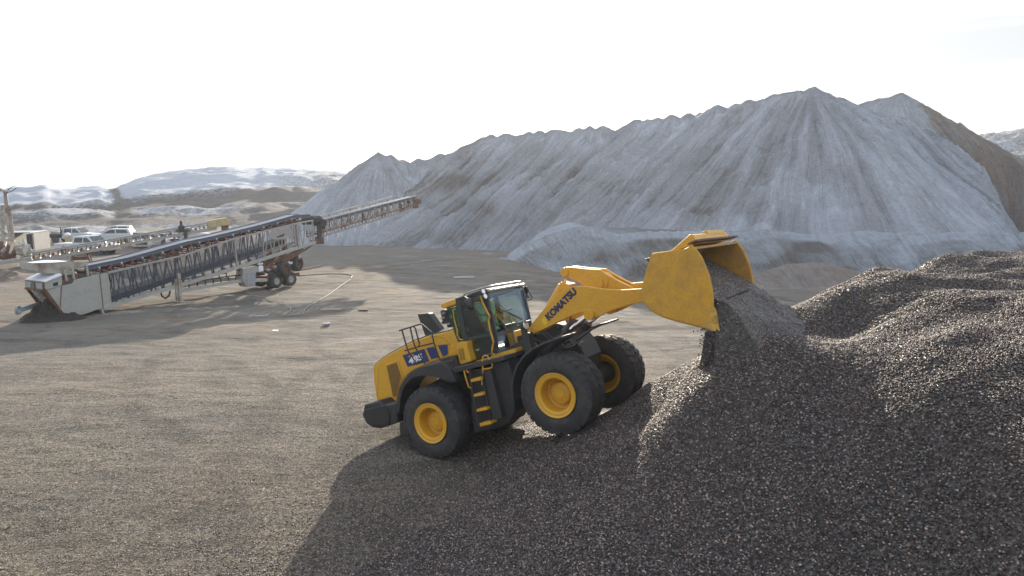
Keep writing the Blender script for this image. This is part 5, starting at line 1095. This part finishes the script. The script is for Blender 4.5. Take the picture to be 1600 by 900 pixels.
def vehicle(name, kind, px, py, ang, label, cat, paintm='carwhite', flat=False, crew=True):
    c = at_z(px, py); t = thing(name, label, cat, tuple(c), ang); body, gh, L = car_body(kind); hw = .98 if kind == 'pickup' else .92
    if flat:
        body = [(-.95, .55), (-.95, 1.16), (1.55, 1.16), (2.55, 1.10), (2.8, 1.0), (2.85, .55), (2.7, .42), (-.9, .5)]
    MB().prism(body, -hw, hw).build('body', paintm, t, bevel=.09, smooth='auto')
    g = MB(); n = len(gh); v = []
    for s in (-1, 1): v += [(x, s*(hw-.04-.20*(z-1.)), z) for x, z in gh]
    g.add(v, [tuple(range(n)), tuple(range(2*n-1, n-1, -1))]+[(i, i+n, (i+1) % n+n, (i+1) % n) for i in range(n)]); cabn = g.build('cabin', paintm, t, bevel=.06, smooth='auto')
    cx = sum(p[0] for p in gh)/n; cz = 1.40 if kind != 'sedan' else 1.18
    def shr(p, k=.80): return (cx+(p[0]-cx)*k, cz+(p[1]-cz)*.66)
    w_ = [shr(p) for p in gh]; mid = (max(p[0] for p in w_)+min(p[0] for p in w_))/2
    for s in (-1, 1):
        for lo, hi in ((-9, mid-.06), (mid+.06, 9)):
            poly = [(min(max(x, lo), hi), z) for x, z in w_]
            vs = [(x, s*(hw-.04-.20*(z-1.)+.012), z) for x, z in poly]; MB().add(vs, [tuple(range(len(vs)))]).build('side_window', 'carglass', t)
    a, b = gh[-2], gh[-1]; yy = hw-.14
    MB().add([(a[0]*.9+b[0]*.1+.05, -yy+.08, a[1]*.9+b[1]*.1+.03), (a[0]*.9+b[0]*.1+.05, yy-.08, a[1]*.9+b[1]*.1+.03), (a[0]*.12+b[0]*.88+.04, yy, a[1]*.12+b[1]*.88+.04), (a[0]*.12+b[0]*.88+.04, -yy, a[1]*.12+b[1]*.88+.04)], [(0, 1, 2, 3)]).build('windscreen', 'carglass', t)
    xf = max(p[0] for p in body)
    MB().box((xf+.0, 0, .78), (.06, 1.1, .26)).build('grille', 'dark', t, bevel=.01)
    for s in (-1, 1): MB().box((xf-.05, s*(hw-.24), .86), (.12, .3, .16)).build('headlight', 'lamp', t, bevel=.02)
    MB().box((xf+.03, 0, .50), (.1, 1.7, .16)).build('bumper', 'steel' if kind == 'pickup' else paintm, t, bevel=.03)
    r = .40 if kind == 'pickup' else .35
    for x in L:
        for s in (-1, 1):
            truck_wheel(t, (x, s*(hw-.10), r), 0 if s < 0 else math.pi, r, .26, 'steel')
            MB().lathe([(r+.07, -.01), (r+.07, .012), (0, .012)], (x, s*(hw-.005), r), 24, s).build('wheel_arch', 'dark', t)
    if flat:
        MB().box((-2.0, 0, .98), (2.4, 2.1, .14)).build('flat_bed', 'dark', t, bevel=.02)
        MB().box((-2.0, 0, .72), (2.3, .9, .3)).build('chassis', 'dark', t)
        MB().bar((-.98, -1, 1.0), (-.98, -1, 1.85), .08).bar((-.98, 1, 1.0), (-.98, 1, 1.85), .08).bar((-.98, -1, 1.85), (-.98, 1, 1.85), .08).box((-.99, 0, 1.35), (.05, 1.9, .55)).build('headboard', 'dark', t)
        MB().box((-2.3, .3, 1.2), (.9, .8, .3)).box((-1.5, -.4, 1.15), (.6, .5, .25)).build('toolbox', 'greysteel', t, bevel=.03)
    return t
vehicle('pickup_truck', 'pickup', 117, 378.5, .03, 'white pickup truck with dark flatbed, facing right behind the small conveyor', 'pickup truck', 'carwhite', flat=True)
vehicle('parked_car', 'suv', 180, 372.5, R(196), 'white wagon parked furthest back, just right of the flatbed truck', 'car')
vehicle('parked_car', 'suv', 176, 379, R(200), 'white wagon with dark side windows parked in front of another white wagon', 'car')
vehicle('pickup_truck', 'pickup', 222, 389, R(-62), 'silver pickup truck facing the camera with a dark grille between the two conveyors', 'pickup truck', 'carsilver')
vehicle('parked_car', 'sedan', 256, 384, R(-32), 'white car with a wide dark windscreen right of the silver pickup', 'car')
vehicle('parked_car', 'suv', 300, 377, R(8), 'dark grey car with a white roof edge behind the small conveyor head support', 'car', 'carsilver')
vehicle('pickup_truck', 'pickup', 138, 397, R(-8), 'white pickup truck parked nearest, showing its front wheel under the small conveyor', 'pickup truck')
q = at_z(107, 381); yb_ = thing('hydrant', 'small yellow post fitting with a white cap beside the flatbed truck', 'hydrant', tuple(q))
MB().tube([(0, 0, 0), (0, 0, .9)], [.35, .28], 12).box((.3, 0, .5), (.35, .25, .25)).build('base', 'ochre', yb_, smooth='auto'); MB().tube([(0, 0, .9), (0, 0, 1.1), (0, 0, 1.35)], [.2, .33, .12], 12).build('cap', 'snow', yb_, smooth='auto')

# ================================================================== LITTER ON THE YARD
def gtube(name, pts, r, mat, label, cat, k=(400, 370, 4.)):
    m = MB(); m.tube([tuple(at_z(k[0]+x/k[2], k[1]+y/k[2], .03)+np.array([0, 0, 0])) for x, y in pts], r, 6); return tag(m.build(name, mat, None, smooth='auto'), label, cat)
gtube('hose', [(-60, 345), (0, 368), (60, 380), (120, 398), (172, 412), (192, 430), (215, 444), (218, 458), (205, 470), (180, 484), (165, 491), (230, 489), (290, 482), (299, 468), (305, 452), (330, 432), (370, 412), (395, 395), (440, 370), (500, 328), (560, 285), (592, 265)], .024, 'hose', 'pale dusty hose looping across the yard floor in front of the conveyor wheels', 'hose')
gtube('hose', [(592, 262), (600, 242), (560, 233), (470, 231), (380, 236), (262, 244)], .035, 'dark', 'dark hose running from the conveyor wheels to the bend of the pale hose', 'hose')
def slab(px, py, w_, d, h, ang, mat, name, label, cat, group=None):
    p = at_z(px, py); o = MB().box((0, 0, h/2+.0), (w_, d, h)).build(name, mat, None, bevel=.01); o.location = p; o.rotation_euler = (0, 0, ang); return tag(o, label, cat, group)
slab(476, 421, 3.2, .28, .14, 1.25, 'wood', 'timber', 'long grey timber on the ground nearer the conveyor wheels', 'timber')
slab(483, 420, 3.2, .28, .14, 1.22, 'wood', 'timber', 'long grey timber lying parallel on the right of its twin', 'timber')
slab(518, 485, 1.1, .3, .08, .05, 'wood', 'plank', 'short plank on the yard right of the looping hose', 'plank')
slab(405, 494, .5, .2, .02, .1, 'panel', 'snow_patch', 'small flat white patch left of the hose loop', 'snow')
slab(510, 508, .3, .22, .1, .4, 'panel', 'snow_lump', 'small white lump alone on the open gravel above the loader', 'snow')
slab(725, 433, 1.5, .7, .012, .12, 'panel', 'puddle_ice', 'flat pale grey ice patch on the yard behind the loader cab', 'ice')
slab(568, 485, .5, .2, .06, .0, 'rust', 'scrap', 'small dark scrap piece on the yard right of the plank', 'scrap')
slab(430, 518, .25, .2, .06, .0, 'snow', 'snow_lump', 'tiny white lump below the looping hose', 'snow')

for o in list(C.objects):
    if o.parent: continue
    n = o.name.split('.')[0]
    if n in ('parked_car', 'pickup_truck'): o['group'] = 'vehicles parked behind the conveyors'
    if n == 'stockpile': o['group'] = 'big stockpiles along the back of the yard'
    if n == 'dirt_mound': o['group'] = 'dirt mounds around the yard'
    if n == 'timber': o['group'] = 'timbers beside the conveyor wheels'

# ---- thin backlit haze over the whole yard
hm = bpy.data.materials.new('haze_air'); hm.use_nodes = True; ht = hm.node_tree; ht.nodes.clear()
pv = ht.nodes.new('ShaderNodeVolumePrincipled'); pv.inputs['Color'].default_value = (.80, .88, 1, 1); pv.inputs['Density'].default_value = .00032; pv.inputs['Anisotropy'].default_value = .55
ho = ht.nodes.new('ShaderNodeOutputMaterial'); ht.links.new(pv.outputs[0], ho.inputs['Volume'])
hz = MB().box((0, 250, 16.5), (3400, 3400, 39)).build('haze', hm); hz['kind'] = 'stuff'
